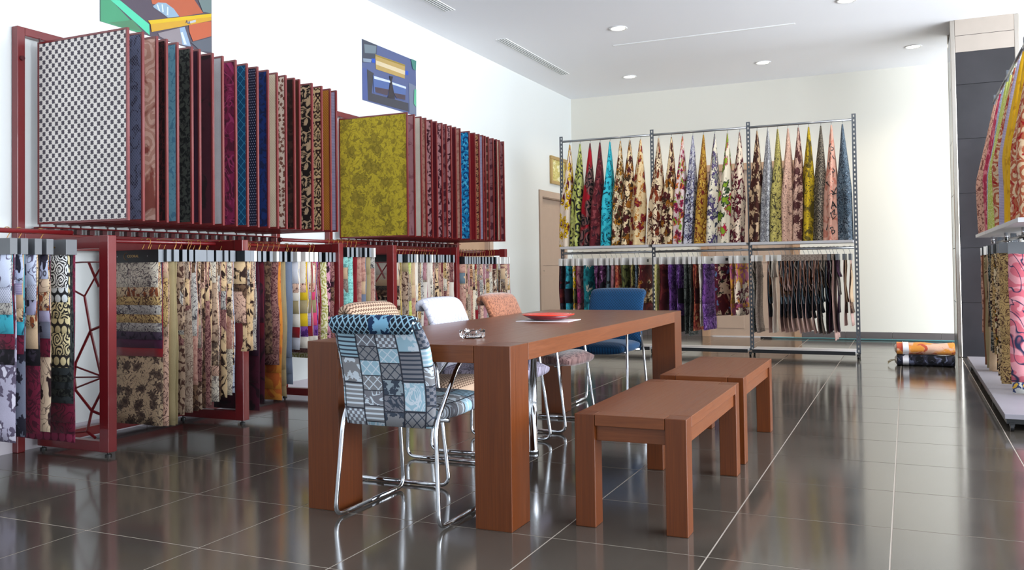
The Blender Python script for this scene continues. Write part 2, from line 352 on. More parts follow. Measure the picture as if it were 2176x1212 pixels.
fab('blue_grey_rose', (206, 204, 212), [(('flor', .09, 6, 3, .46), (88, 82, 122)), (('core', .09, 6, 3, .5), (186, 190, 206)), (('vine', .08, .035, 6), (44, 40, 52))]); fab('ochre', (186, 142, 52), [(('flor', .08, 6, 4, .44), (110, 62, 20)), (('core', .08, 6, 4, .5), (206, 170, 80)), (('blot', .06, .62, 4), (110, 30, 24))])
fab('violet_garland', (228, 218, 196), [(('flor', .2, 9, 2, .44), (78, 62, 108)), (('core', .2, 9, 2, .5), (150, 150, 140)), (('blot', .05, .62, 3), (40, 46, 66))]); fab('bright_garland', (228, 216, 192), [(('flor', .19, 9, 4, .42), (44, 64, 40)), (('odd', .19, 9, 4, .38), (180, 30, 66)), (('core', .19, 9, 4, .6), (128, 156, 36))])
fab('maroon_garland', (230, 208, 184), [(('flor', .2, 9, 6, .46), (88, 12, 34)), (('core', .2, 9, 6, .5), (206, 190, 170)), (('blot', .04, .64, 3), (40, 30, 30))]); fab('brown_rose', (206, 176, 140), [(('flor', .14, 8, 2, .5), (70, 34, 26)), (('blot', .08, .56, 4), (54, 28, 24))])
fab('silver_toile', (196, 196, 198), [(('vine', .05, .06, 3), (82, 82, 88)), (('blot', .06, .56, 5), (128, 128, 134))]); fab('lime_toile', (192, 178, 100), [(('vine', .07, .035, 4), (66, 60, 40)), (('blot', .05, .62, 2), (60, 54, 40))]); fab('blush_toile', (212, 172, 150), [(('vine', .07, .035, 6), (108, 76, 70))])
fab('blush_bloom', (206, 168, 148), [(('flor', .13, 7, 5, .46), (78, 40, 40)), (('vine', .06, .035, 7), (96, 60, 58))]); fab('lemon_leaf', (200, 168, 34), [(('blot', .16, .54, 3), (98, 84, 30)), (('vine', .08, .03, 3), (60, 50, 26))]); fab('leopard', (150, 138, 120), [(('blot', .016, .48, 3), (48, 44, 42))])
fab('pink_letter', (220, 168, 148), [(('blot', .08, .56, 2), (200, 128, 108))]); fab('teal_marble', (66, 84, 98), [(('vine', .09, .07, 2), (28, 36, 48)), (('vine', .06, .03, 5), (128, 140, 150))])
fab('peach_print', (206, 160, 140), [(('blot', .03, .55, 3), (120, 70, 62))]); fab('raspberry', (168, 40, 72), [(('blot', .05, .56, 2), (206, 120, 130))]); fab('blue_stripe', (122, 134, 164), [(('vine', .06, .06, 3), (196, 200, 214))])
fab('lime_bright', (178, 186, 84), [(('vine', .05, .05, 2), (206, 210, 140))]); fab('red_cream', (212, 182, 146), [(('blot', .08, .56, 4), (156, 22, 22)), (('swirl', .12, 16, 2), (172, 90, 60))]); fab('saffron', (216, 168, 28), [(('blot', .1, .62, 3), (188, 140, 20))])
fab('pink_wave', (206, 104, 118), [(('swirl', .24, 15, 3), (222, 150, 158)), (('vine', .3, .02, 2), (44, 50, 80))]); fab('blue_bloom', (214, 214, 206), [(('flor', .08, 5, 3, .46), (52, 66, 110)), (('core', .08, 5, 3, .5), (214, 170, 60))])
fab('teal_dahlia', (24, 112, 118), [(('odd', .16, 7, 6, .4), (206, 196, 176)), (('blot', .08, .56, 3), (12, 66, 74))]); fab('purple_mix', (96, 44, 86), [(('blot', .04, .55, 3), (40, 16, 40)), (('blot', .05, .62, 6), (170, 120, 160))]); fab('purple', (92, 44, 122), [(('blot', .06, .52, 5), (52, 20, 76)), (('vine', .1, .04, 3), (150, 110, 180))])
fab('olive', (104, 106, 58), [(('blot', .07, .54, 3), (44, 44, 26))]); fab('bordeaux', (72, 14, 22), [(('blot', .12, .56, 3), (108, 36, 34))]); fab('coral_mix', (176, 84, 60), [(('blot', .04, .54, 3), (120, 30, 34)), (('blot', .05, .62, 7), (214, 170, 120))]); fab('cream_lime', (216, 204, 142), [(('vine', .12, .04, 5), (162, 164, 50))])
fab('black_green', (34, 40, 36), [(('vine', .05, .06, 2), (120, 124, 118))]); fab('big_bouquet', (216, 190, 158), [(('flor', .2, 7, 3, .6), (84, 16, 40)), (('core', .2, 7, 3, .5), (90, 110, 150)), (('blot', .05, .6, 4), (40, 40, 30))]); fab('pink_stripe', (176, 90, 128), [(('flor', .09, 6, 2, .44), (214, 150, 60))])
fab('greige', (156, 142, 130), [(('vine', .04, .08, 4), (116, 100, 90))]); fab('greige_dark', (98, 88, 80), [(('vine', .03, .08, 4), (60, 52, 48))]); fab('chestnut', (122, 70, 44)); fab('ink', (26, 30, 40)); fab('grey_blue', (100, 116, 126)); fab('rose_beige', (186, 152, 142)); fab('plum_black', (52, 22, 46))
# roll fabrics
fab('roll_orange', (232, 152, 66), [(('blot', .16, .52, 3), (232, 186, 160)), (('blot', .08, .6, 5), (196, 84, 60))]); fab('roll_black', (46, 46, 60), [(('circ', .11, .36), (14, 14, 20)), (('blot', .06, .6, 2), (96, 100, 122))])
# chair covers
fab('herringbone', (196, 166, 142), [(('zig', (.022, .016), .2), (96, 68, 54))]); fab('white_quilt', (206, 206, 216), [(('lat', .04, .06), (172, 172, 192))]); fab('copper_fur', (168, 108, 78), [(('blot', .014, .52, 2), (126, 74, 52))], tex=.3, sheen=.4)
fab('mauve_fur', (146, 112, 108), [(('blot', .02, .52, 2), (92, 62, 62))], tex=.3, sheen=.4); fab('blue_ridge', (2, 44, 76), [(('lat', .022, .1), (8, 68, 110))], sheen=.12); fab('pale_side', (176, 166, 186), [(('vine', .05, .06, 3), (104, 98, 110))])
# patchwork: cells of different small patterns with dark seams
s = NT('patchwork', .85, 0, .25); x, y = s.xy(s.vec(.098, 0)); fx = s.m('FLOOR', x)
w0 = s.nd('ShaderNodeTexWhiteNoise', noise_dimensions='1D'); s.put(w0.inputs['W'], fx)
y = s.m('MULTIPLY', y, s.m('MULTIPLY_ADD', w0.outputs['Value'], .8, .75)); fy = s.m('FLOOR', s.m('ADD', y, s.m('MULTIPLY', fx, .37)))
wn = s.nd('ShaderNodeTexWhiteNoise', noise_dimensions='2D'); s.put(wn.inputs['Vector'], s.comb(fx, fy))
sc_ = s.nd('ShaderNodeSeparateColor'); s.put(sc_.inputs[0], wn.outputs['Color']); r1, r2, r3 = sc_.outputs
c = s.mix(s.step(r1, .45, 60), lin((158, 190, 206)), lin((136, 136, 140))); c = s.mix(s.step(r1, .8, 60), c, lin((122, 122, 130)))
ink = s.mix(s.step(r3, .5, 60), lin((62, 70, 84)), lin((206, 216, 226)))
pp = [('str', .02, .2, 1), ('lat', .045, .07), ('vine', .07, .07, 1), ('flor', .045, 4, 2, .42), ('chk', .014), ('swirl', .075, 18, 2)]
for i, p in enumerate(pp):
    lo, hi = i / len(pp), (i + 1) / len(pp)
    f = s.m('MULTIPLY', s.m('MULTIPLY', s.step(r2, lo, 80), s.below(r2, hi, 80)), s.pat(p)); c = s.mix(f, c, ink)
sy = s.m('FRACT', s.m('ADD', y, s.m('MULTIPLY', fx, .37)))
ed = s.m('MINIMUM', s.m('MINIMUM', s.m('FRACT', x), s.m('SUBTRACT', 1, s.m('FRACT', x))), s.m('MINIMUM', sy, s.m('SUBTRACT', 1, sy)))
c = s.mix(s.below(ed, .035, 30), c, lin((48, 50, 60))); s.put(s.b.inputs['Base Color'], c); s.bump(s.noise(s.vec(.006, 1), 1, 2), .3, .001); MAT['patchwork'] = s.mat
s = NT('patch_roll', .85, 0, .25); x, y = s.xy(s.vec(.1, 0)); wn = s.nd('ShaderNodeTexWhiteNoise', noise_dimensions='1D'); s.put(wn.inputs['W'], s.m('FLOOR', x))
q = wn.outputs['Value']; c = s.mix(s.pat(('lat', .028, .12)), lin((24, 32, 46)), lin((140, 176, 196)))
c = s.mix(s.step(q, .35, 60), c, s.mix(s.pat(('flor', .05, 4, 2, .45)), lin((120, 168, 196)), lin((26, 50, 84)))); c = s.mix(s.step(q, .7, 60), c, s.mix(s.pat(('str', .03, .36, 1)), lin((190, 210, 220)), lin((22, 28, 40))))
s.put(s.b.inputs['Base Color'], c); MAT['patch_roll'] = s.mat

# ---------------------------------------------------------------- the room
XL, XR, YB, YF, H = -4.83, 6.0, 12.80, -4.0, 3.72
def wall_with_holes(name, axis, pos, thick, a0, a1, z0, z1, holes, paint='wall_paint'):
    """a wall slab running from a0 to a1 with rectangular openings (a, b, z_low, z_high)"""
    m = MB()
    def bx(a, b, c, d):
        if b - a < 1e-4 or d - c < 1e-4: return
        p, q = sorted((pos, pos + thick))
        if axis == 'x': m.box(p, q, a, b, c, d)
        else: m.box(a, b, p, q, c, d)
    cur = a0
    for (a, b, c, d) in sorted(holes):
        bx(cur, a, z0, z1); bx(a, b, z0, c); bx(a, b, d, z1); cur = b
    bx(cur, a1, z0, z1)
    return struct(m.build(name, MAT[paint]))
wall_with_holes('wall_left', 'x', XL, -.2, YF - .2, YB + .2, 0, H, [(8.80, 9.80, 0, 2.10), (11.50, 12.42, 0, 2.10)])
wall_with_holes('wall_back', 'y', YB, .2, XL, XR + .2, 0, H, [(-2.72, -1.46, 0, 2.46)], 'wall_paint_cream')
win_r = [(-2.8, .4), (1.0, 4.2), (4.8, 8.0), (8.6, 11.8)]; win_f = [(-4.4, -1.4), (-.9, 2.1), (2.6, 5.6)]
wall_with_holes('wall_right', 'x', XR, .2, YF, YB, 0, H, [(a, b, .25, 3.45) for a, b in win_r])
wall_with_holes('wall_front', 'y', YF, -.2, XL, XR + .2, 0, H, [(a, b, .25, 3.45) for a, b in win_f])
k = 1
for a, b in win_r:
    m = MB()
    for q in (a, (a + b) / 2 - .025, b - .05): m.box(6.05, 6.12, q, q + .05, .25, 3.45)
    for z in (.25, 3.40): m.box(6.05, 6.12, a, b, z, z + .05)
    struct(m.build('window_%d' % k, MAT['grey_metal'])); k += 1
for a, b in win_f:
    m = MB()
    for q in (a, (a + b) / 2 - .025, b - .05): m.box(q, q + .05, -4.12, -4.05, .25, 3.45)
    for z in (.25, 3.40): m.box(a, b, -4.12, -4.05, z, z + .05)
    struct(m.build('window_%d' % k, MAT['grey_metal'])); k += 1
ceil = struct(MB().box(XL - .2, XR + .2, YF - .2, YB + .2, H, H + .15).build('ceiling', MAT['ceiling_paint']))
# floor: light grout bed, and polished tiles standing 1.2 mm proud of it
floor = struct(MB().box(XL - .2, XR + .2, YF - .2, YB + .2, -.06, -.0012).build('floor', MAT['grout']))
T0x, T0y, TS, J = -3.0757, 2.5019, .6, .003
tm = MB().box(J, TS - J, J, TS - J, -.012, 0)
first = None; rest = MB(); cnt = 0
for i in range(-3, 16):
    for j in range(-11, 18):
        x0, y0 = T0x + i * TS, T0y + j * TS; x1, y1 = x0 + TS, y0 + TS
        cut = x0 < XL or x1 > XR or y0 < YF or y1 > YB
        seen = y1 > 1.7 and x0 < 1.8 and not (x1 > 1.4 and y0 < 6)
        if x1 <= XL + .01 or x0 >= XR - .01: continue
        if cut or not seen:
            a, b, c_, d = max(x0 + J, XL + .001), min(x1 - J, XR - .001), max(y0 + J, YF + .001), min(y1 - J, YB - .001)
            if b - a < .01 or d - c_ < .01: continue
            if seen:
                o = MB().box(a, b, c_, d, -.012, 0).build('floor_tile', MAT['floor_tile'], floor)
            else: rest.box(a, b, c_, d, -.012, 0)
            continue
        if first is None:
            first = tm.build('floor_tile', MAT['floor_tile'], floor, loc=(x0, y0, 0))
        else:
            o = first.copy(); col.objects.link(o); o.location = (x0, y0, 0); o.parent = floor
        cnt += 1
tag(rest.build('floor_tile', MAT['floor_tile'], floor), kind='stuff')
# baseboards of dark tile along the back wall, pale tile at the left
for a, b in ((XL, -2.78), (-1.40, XR)):
    m = MB(); q = a
    while q < b - .01:
        m.box(q + .002, min(q + .598, b), YB - .012, YB, 0, .10); q += .6
    struct(m.build('baseboard_back', MAT['base_tile']))
m = MB(); q = YF
while q < 8.7: m.box(XL, XL + .012, q + .003, min(q + .597, 8.7), 0, .10); q += .6
m.box(XL, XL + .012, 9.9, 11.4, 0, .10)
struct(m.build('baseboard_left', MAT['white_tile']))
# doors
def door(name, axis, pos, a, b, top, leafs, depth, mats, handle=None):
    d = tag(bpy.data.objects.new(name, None), kind='structure'); col.objects.link(d)
    def bx(m, p0, p1, q0, q1, z0, z1):
        if axis == 'x': m.box(p0, p1, q0, q1, z0, z1)
        else: m.box(q0, q1, p0, p1, z0, z1)
    s_ = 1 if axis == 'x' else -1
    f = MB(); lo, hi = (pos, pos + .022) if s_ > 0 else (pos - .022, pos)
    for (q0, q1, z0, z1) in ((a - .075, a + .02, 0, top + .075), (b - .02, b + .075, 0, top + .075), (a + .02, b - .02, top - .02, top + .075)): bx(f, lo, hi, q0, q1, z0, z1)
    lo2, hi2 = (pos - .19, pos - .001) if s_ > 0 else (pos + .001, pos + .19)
    for (q0, q1, z0, z1) in ((a + .0, a + .03, 0, top), (b - .03, b, 0, top), (a + .03, b - .03, top - .03, top)): bx(f, lo2, hi2, q0, q1, z0, z1)
    f.build('door_frame', MAT[mats[0]], d)
    w_ = (b - a - .06) / leafs
    for i in range(leafs):
        q0 = a + .03 + i * w_ + .002; q1 = q0 + w_ - .004
        l = MB(); c0 = pos - s_ * depth; lo, hi = sorted((c0, c0 - s_ * .04)); bx(l, lo, hi, q0, q1, .01, top - .035)
        leaf = l.build('door_leaf', MAT[mats[1]], d)
        p = MB(); lo, hi = sorted((c0, c0 + s_ * .008))
        for z0, z1 in ((.12, .95), (1.08, top - .16)):
            bx(p, lo, hi, q0 + .10, q1 - .10, z0, z1)
        p.build('door_panel', MAT[mats[1]], leaf, bevel=.004)
        if handle:
            h = MB(); hq = q1 - .06 if handle == 'far' else q0 + .06; 
            if axis == 'x': h.tube([(c0 - .001, hq, 1.0), (c0 + .05, hq, 1.0), (c0 + .05, hq - .1, 1.0)], .008); h.box(c0 - .001, c0 + .006, hq - .02, hq + .02, .9, 1.06)
            else: h.tube([(hq, c0 + .001, 1.0), (hq, c0 - .05, 1.0), (hq - .1, c0 - .05, 1.0)], .008)
            h.build('door_handle', MAT['steel_trim'], leaf)
    return d
door('door_1', 'x', XL, 11.50, 12.42, 2.10, 1, .05, ('door_wood', 'door_wood'), 'near')
door('door_2', 'y', YB, -2.72, -1.46, 2.46, 2, .05, ('door_wood_dark', 'door_wood'), None)
door('door_3', 'x', XL, 8.80, 9.80, 2.10, 1, .05, ('door_wood', 'door_wood_dark'), None)
# pillar clad in dark tiles with steel corners
pl = tag(bpy.data.objects.new('trim_1', None), kind='structure'); col.objects.link(pl)
px0, px1, py0, py1 = .49, 1.16, 10.6, 11.3
MB().box(px0 + .02, px1 - .02, py0 + .02, py1 - .02, 0, H).build('pillar_core', MAT['pillar_tile'], pl)
for i in range(6):
    z0, z1 = i * .6 + .003, min(i * .6 + .597, 3.58)
    for (x0, x1, y0, y1) in ((px0 + .05, px1 - .05, py0 + .004, py0 + .02), (px0 + .05, px1 - .05, py1 - .02, py1 - .004), (px0 + .004, px0 + .02, py0 + .05, py1 - .05), (px1 - .02, px1 - .004, py0 + .05, py1 - .05)):
        MB().box(x0, x1, y0, y1, z0, z1, uo=(i * .7, i * .31)).build('pillar_tile', MAT['pillar_tile'], pl)
for (x, y) in ((px0, py0), (px1 - .05, py0), (px0, py1 - .05), (px1 - .05, py1 - .05)):
    MB().box(x, x + .05, y, y + .05, 0, H).build('corner_trim', MAT['steel_trim'], pl, bevel=.008)
for z0, z1 in ((3.36, 3.54), (3.545, H)):
    MB().box(px0 + .05, px1 - .05, py0 - .002, py0 + .03, z0, z1).build('top_band', MAT['panel_cream'], pl)
# ceiling slots
def diffuser(x0, x1, y0, y1, n, label, along):
    d = empty('ceiling_diffuser', ((x0 + x1) / 2, (y0 + y1) / 2, H), 0, label, 'air vent')
    hx, hy = (x1 - x0) / 2, (y1 - y0) / 2; f = MB(); t = .012
    for (a, b, c, e) in ((-hx, hx, -hy, -hy + t), (-hx, hx, hy - t, hy), (-hx, -hx + t, -hy + t, hy - t), (hx - t, hx, -hy + t, hy - t)): f.box(a, b, c, e, -.006, 0)
    f.build('frame', MAT['lamp_trim'], d)
    MB().box(-hx + t, hx - t, -hy + t, hy - t, -.0015, 0).build('slot', MAT['black_plastic'], d)
    for i in range(n):
        m = MB(); q = (i + 1) / (n + 1)
        if along == 'y': c0 = -hx + 2 * hx * q; m.box(c0 - .006, c0 + .006, -hy + t, hy - t, -.008, -.0015)
        else: c0 = -hy + 2 * hy * q; m.box(-hx + t, hx - t, c0 - .006, c0 + .006, -.008, -.0015)
        m.build('slat', MAT['lamp_trim'], d)
diffuser(-4.33, -4.20, 9.02, 11.1, 3, 'white linear slot diffuser in the ceiling above the farther wall poster side', 'y')
diffuser(-4.33, -4.20, 5.7, 7.8, 3, 'nearer linear slot diffuser cut off by the top of the photo', 'y')
diffuser(-3.18, -1.08, 9.90, 9.95, 1, 'long thin slot in the ceiling running parallel to the back wall', 'x')
# downlights
def downlight(x, y, label, power=26):
    d = empty('downlight', (x, y, H), 0, label, 'ceiling light', 'recessed ceiling downlights')
    MB().lathe([(.075, 0), (.098, 0), (.102, -.004), (.098, -.009), (.078, -.007), (.075, 0)], n=28).build('trim_ring', MAT['lamp_trim'], d, True)
    MB().lathe([(.0, -.003), (.076, -.003)], n=28).build('lamp_disc', MAT['lamp_glow'], d)
    l = bpy.data.lights.new('lamp_beam', 'SPOT'); l.energy = power; l.spot_size = 2.3; l.spot_blend = .8; l.color = (1, .88, .68); l.shadow_soft_size = .06
    o = bpy.data.objects.new('lamp_beam', l); col.objects.link(o); o.parent = d; o.location = (0, 0, -.02)
for x, y, t in ((-2.90, 9.22, 'downlight nearest the end of the thin ceiling slot'), (-3.51, 11.65, 'leftmost downlight in the row by the back wall'),
                (-1.68, 11.65, 'middle downlight in the row by the back wall'), (.13, 11.65, 'right downlight in the back row, near the dark pillar'),
                (-.50, 9.28, 'downlight cut by the top edge of the photo, left of the pillar')):
    downlight(x, y, t, 60 if y > 11 else 26)
# a cable lying at the foot of the back wall
pts = [(-1.78, 12.58, .012), (-1.6, 12.62, .012), (-1.3, 12.60, .014), (-1.1, 12.63, .016), (-.8, 12.60, .012), (-.3, 12.62, .012), (.4, 12.60, .012), (1.2, 12.62, .012)]
o = MB().tube(fillet(pts, .1), .011).build('cable', MAT['teal_cable'], None, True); tag(o, 'blue-green cable lying on the floor along the back wall', 'cable')
MB().box(-1.92, -1.77, 12.555, 12.605, 0, .022).build('cable_plug', MAT['black_plastic'], o)

# ---------------------------------------------------------------- posters and picture
def poster(y0, y1, z0, z1, base, polys, label):
    d = empty('poster', (XL, (y0 + y1) / 2, z0), 0, label, 'poster')
    yc = (y0 + y1) / 2
    MB().box(0, .004, y0 - yc, y1 - yc, 0, z1 - z0).build('sheet', printc(base), d)
    m = MB(); mats = []; 
    for i, (c, q) in enumerate(polys):
        q = [(min(max(a, y0), y1), min(max(b, z0), z1)) for a, b in q]
        mats.append(printc(c)); x = .0045 + i * .00035
        ar = sum(q[k][0] * q[(k + 1) % len(q)][1] - q[(k + 1) % len(q)][0] * q[k][1] for k in range(len(q)))
        if ar < 0: q = q[::-1]
        m.face([(x, a - yc, b - z0) for a, b in q], [(a, b) for a, b in q], i)
    m.build('printed_picture', mats, d)
    return d
P1= [((70, 158, 115), [(4.037, 2.852), (4.118, 2.875), (4.348, 2.736), (4.388, 2.714), (4.321, 2.708), (4.037, 2.703)]), ((78, 135, 98), [(4.101, 2.717), (4.295, 2.786), (4.379, 2.73), (4.252, 2.712)]), ((85, 215, 172), [(4.116, 2.874), (4.189, 2.894), (4.437, 2.792), (4.442, 2.716), (4.41, 2.73)]), ((192, 96, 62), [(4.456, 2.97), (4.859, 3.083), (4.947, 3.008), (4.717, 2.917), (4.596, 2.971), (4.465, 2.943)]), ((150, 178, 200), [(4.47, 2.929), (4.516, 2.968), (4.587, 2.984), (4.659, 2.962), (4.712, 2.919), (4.605, 2.883), (4.549, 2.902), (4.479, 2.921)]), ((215, 228, 240), [(4.502, 2.949), (4.514, 2.954), (4.535, 2.913), (4.523, 2.908)]), ((215, 228, 240), [(4.547, 2.963), (4.558, 2.966), (4.567, 2.911), (4.553, 2.909)]), ((215, 228, 240), [(4.596, 2.96), (4.608, 2.959), (4.608, 2.899), (4.593, 2.899)]), ((150, 140, 146), [(4.515, 2.748), (4.712, 2.835), (4.74, 2.716), (4.633, 2.706), (4.524, 2.728)]), ((152, 178, 208), [(4.712, 2.835), (4.761, 2.855), (4.821, 2.723), (4.74, 2.716)]), ((225, 235, 245), [(4.721, 2.803), (4.741, 2.812), (4.78, 2.729), (4.755, 2.723)]), ((200, 98, 62), [(4.801, 2.881), (5.026, 2.966), (5.025, 2.85), (4.841, 2.766), (4.806, 2.828)]), ((95, 100, 112), [(4.821, 2.754), (5.025, 2.842), (5.024, 2.726), (4.918, 2.706)]), ((112, 130, 130), [(4.895, 3.093), (5.027, 3.13), (5.027, 3.024), (4.941, 3.015)]), ((228, 190, 22), [(4.424, 2.814), (5.027, 3.024), (5.026, 2.998), (4.446, 2.794)]), ((216, 165, 40), [(4.446, 2.794), (5.026, 2.998), (5.026, 2.97), (4.766, 2.864), (4.455, 2.741)]), ((195, 200, 205), [(4.786, 2.898), (4.868, 2.935), (4.868, 2.917), (4.791, 2.885)])]
P2= [((75, 80, 95), [(7.038, 3.319), (7.296, 3.32), (7.282, 3.2), (7.196, 3.113), (7.034, 3.078)]), ((125, 140, 150), [(7.069, 3.267), (7.283, 3.297), (7.27, 3.218), (7.079, 3.182)]), ((85, 100, 160), [(7.036, 3.025), (7.112, 3.041), (7.119, 2.722), (7.037, 2.718)]), ((70, 70, 76), [(7.112, 3.028), (7.23, 3.011), (7.191, 2.806), (7.13, 2.724)]), ((72, 72, 82), [(7.167, 2.802), (7.881, 2.822), (7.886, 2.732), (7.13, 2.721)]), ((150, 165, 185), [(7.044, 3.121), (7.197, 3.147), (7.184, 3.11), (7.049, 3.088)]), ((125, 135, 160), [(7.892, 3.043), (8.039, 3.034), (8.039, 2.719), (7.9, 2.716)]), ((200, 168, 100), [(7.258, 3.208), (7.821, 3.221), (7.811, 3.071), (7.267, 3.06)]), ((236, 216, 178), [(7.271, 3.15), (7.82, 3.156), (7.816, 3.111), (7.27, 3.108)]), ((165, 140, 60), [(7.26, 3.205), (7.821, 3.219), (7.821, 3.203), (7.26, 3.192)]), ((40, 90, 210), [(7.191, 3.153), (7.257, 3.16), (7.256, 3.119), (7.196, 3.113)]), ((40, 90, 210), [(7.82, 3.159), (7.881, 3.165), (7.88, 3.121), (7.819, 3.116)]), ((90, 115, 175), [(7.212, 2.987), (7.514, 2.998), (7.486, 2.825), (7.227, 2.819)]), ((226, 236, 250), [(7.23, 2.984), (7.527, 2.992), (7.527, 2.971), (7.233, 2.956)]), ((82, 68, 80), [(7.24, 2.876), (7.5, 2.897), (7.473, 2.829), (7.251, 2.824)]), ((90, 115, 175), [(7.553, 2.992), (7.83, 2.994), (7.813, 2.839), (7.64, 2.831), (7.564, 2.909)]), ((226, 236, 250), [(7.553, 2.984), (7.83, 2.987), (7.829, 2.965), (7.555, 2.962)]), ((82, 68, 80), [(7.589, 2.878), (7.815, 2.897), (7.811, 2.842), (7.64, 2.834)]), ((55, 50, 58), [(7.509, 3.039), (7.579, 3.046), (7.553, 2.992), (7.614, 2.819), (7.473, 2.808), (7.527, 2.98)]), ((70, 140, 130), [(7.932, 3.315), (8.045, 3.323), (8.035, 3.204), (7.972, 3.205)]), ((110, 200, 160), [(7.996, 2.989), (8.038, 2.997), (8.034, 2.803), (7.985, 2.832)])]
pt = poster(4.035, 5.035, 2.71, 3.31, (86, 74, 88), P1, 'unframed poster of green, yellow and orange textile machinery above the sample panels')
poster(7.035, 8.045, 2.71, 3.31, (94, 106, 152), P2, 'unframed poster of a golden roller over blue chrome cylinders')
def text(body, size, depth=.0004):
    c = bpy.data.curves.new('t', 'FONT'); c.body = body; c.size = size; c.extrude = depth; c.align_x = 'CENTER'; c.align_y = 'CENTER'; c.resolution_u = 2
    o = bpy.data.objects.new('t', c); col.objects.link(o)
    dg = bpy.context.evaluated_depsgraph_get(); me = bpy.data.meshes.new_from_object(o.evaluated_get(dg))
    bpy.data.objects.remove(o); bpy.data.curves.remove(c); return me
def text_obj(name, body, size, mat, parent, M, depth=.0004):
    me = text(body, size, depth); me.materials.clear(); me.materials.append(mat); me.transform(M)
    o = bpy.data.objects.new(name, me); col.objects.link(o); o.parent = parent; return o
FACE_X = Matrix(((0, 0, 1, 0), (1, 0, 0, 0), (0, 1, 0, 0), (0, 0, 0, 1)))      # text reading along +Y, facing +X
FACE_NY = Matrix(((1, 0, 0, 0), (0, 0, -1, 0), (0, 1, 0, 0), (0, 0, 0, 1)))     # text facing -Y
text_obj('label_print', 'AA', .035, printc((40, 50, 110)), pt, Matrix.Translation((.0115, 4.79 - 4.535, 2.895 - 2.71)) @ FACE_X)
# framed calligraphy above the far door
d = empty('framed_picture', (XL, 12.18, 2.30), 0, 'gold framed picture above the wooden door on the left wall', 'picture')
f = MB()
for a, b, z0, z1 in ((-.32, .32, 0, .05), (-.32, .32, .37, .42), (-.32, -.27, .05, .37), (.27, .32, .05, .37)): f.box(0, .035, a, b, z0, z1)
f.build('frame', MAT['gold_frame'], d, bevel=.006)
fab('gilt_print', (222, 210, 130), [(('vine', .05, .05, 3), (176, 160, 70)), (('blot', .08, .6, 2), (240, 236, 196))], .3)
MB().box(0, .012, -.27, .27, .05, .37).build('picture_print', MAT['gilt_print'], d)

# ---------------------------------------------------------------- red sample racks on the left wall
def panel_rack(y0, y1, label):
    d = empty('panel_rack', (XL, (y0 + y1) / 2, 0), 0, label, 'rack'); yc = (y0 + y1) / 2
    r = lambda n_, x0, x1, a, b, z0, z1: MB().box(x0 - XL, x1 - XL, a - yc, b - yc, z0, z1).build(n_, MAT['red_metal'], d, bevel=.004)
    r('post', -4.825, -4.775, y0, y0 + .05, 0, 2.52); r('post', -4.825, -4.775, y1 - .05, y1, 0, 2.52)
    r('top_rail', -4.825, -4.775, y0 + .05, y1 - .05, 2.47, 2.52)
    r('bottom_rail', -4.825, -4.775, y0 + .05, y1 - .05, 1.205, 1.292)
    r('hinge_rail', -4.775, -4.70, y0 + .10, y1 - .10, 1.322, 1.330)
    n = int((y1 - y0) / .1); hb = None
    for i in range(n):
        q = y0 + .07 + (y1 - y0 - .14) * (i + .5) / n - yc
        if hb is None: hb = MB().box(.04, .07, -.018, .018, 1.292, 1.322).build('hinge_bracket', MAT['dark_red'], d, loc=(0, q, 0))
        else: c_ = hb.copy(); col.objects.link(c_); c_.parent = d; c_.location = (0, q, 0)
    b = MB(); b.tube([(-4.775 - XL, y0 + .025 - yc, 2.33), (-4.76 - XL, y0 + .025 - yc, 2.33)], .014, 12); b.build('bolt', MAT['dark_red'], d)
    return d
panel_rack(3.42, 5.75, 'tall wine-red metal rack on the wall holding the nearer row of fabric panels')
panel_rack(6.42, 8.90, 'wine-red metal wall rack holding the farther row of fabric panels')
def sample_panel(y, xo, face, label, group, z0=1.345, z1=2.445, back='ivory'):
    w_ = xo + 4.765; d = empty('sample_board', (-4.765, y, z0), 0, label, 'fabric panel', group); h = z1 - z0; t = .012; e = .008
    f = MB()
    for a, b, c_, g_ in ((0, t, 0, h), (w_ - t, w_, 0, h), (t, w_ - t, 0, t), (t, w_ - t, h - t, h)): f.box(a, b, -e, e, c_, g_)
    f.build('frame', MAT['red_metal'], d)
    m = MB().box(t, w_ - t, -.0055, -.001, t, h - t, uo=(y * 3.1, y)); m.build('fabric_face', MAT[face], d)
    MB().box(t, w_ - t, .001, .0055, t, h - t).build('backing', MAT[back], d)
    MB().tube([(.012, 0, -.015), (.012, 0, h + .025)], .006, 8).build('hinge_pin', MAT['dark_red'], d)
    return d
G1Y = [3.549, 3.654, 3.757, 3.83, 3.913, 4.029, 4.093, 4.205, 4.292, 4.411, 4.518, 4.62, 4.726, 4.82, 4.913, 5.007, 5.065, 5.21, 5.327, 5.432, 5.509]
G1F = [('checker', 'cream and grey checked'), ('denim_blue', 'mottled blue-grey'), ('salmon_circle', 'salmon pink swirled'), ('maroon_black', 'dark maroon and black'), ('sky_blue', 'pale sky blue'),
       ('camo_black', 'black and grey mottled'), ('deep_purple', 'narrow dark purple'), ('plum', 'deep plum velvet'), ('pale_grey', 'plain pale grey'), ('magenta', 'magenta velvet'), ('blue_lattice', 'petrol blue lattice'),
       ('navy_dot', 'dark navy dotted'), ('royal_blue', 'royal blue velvet'), ('cream_weave', 'cream woven'), ('cream_dot', 'cream with small brown motifs'), ('dark_brown', 'very dark brown'), ('brown', 'plain brown'),
       ('damask', 'black on beige damask'), ('damask_small', 'smaller brown and gold damask'), ('amber', 'amber gold'), ('lavender', 'pale lavender striped')]
for i, (y, (f_, t_)) in enumerate(zip(G1Y, G1F)):
    sample_panel(y, -4.02, f_, '%s sample panel, %s from the camera on the nearer wall rack' % (t_, ORD[i]), 'fabric panels on the nearer wall rack')
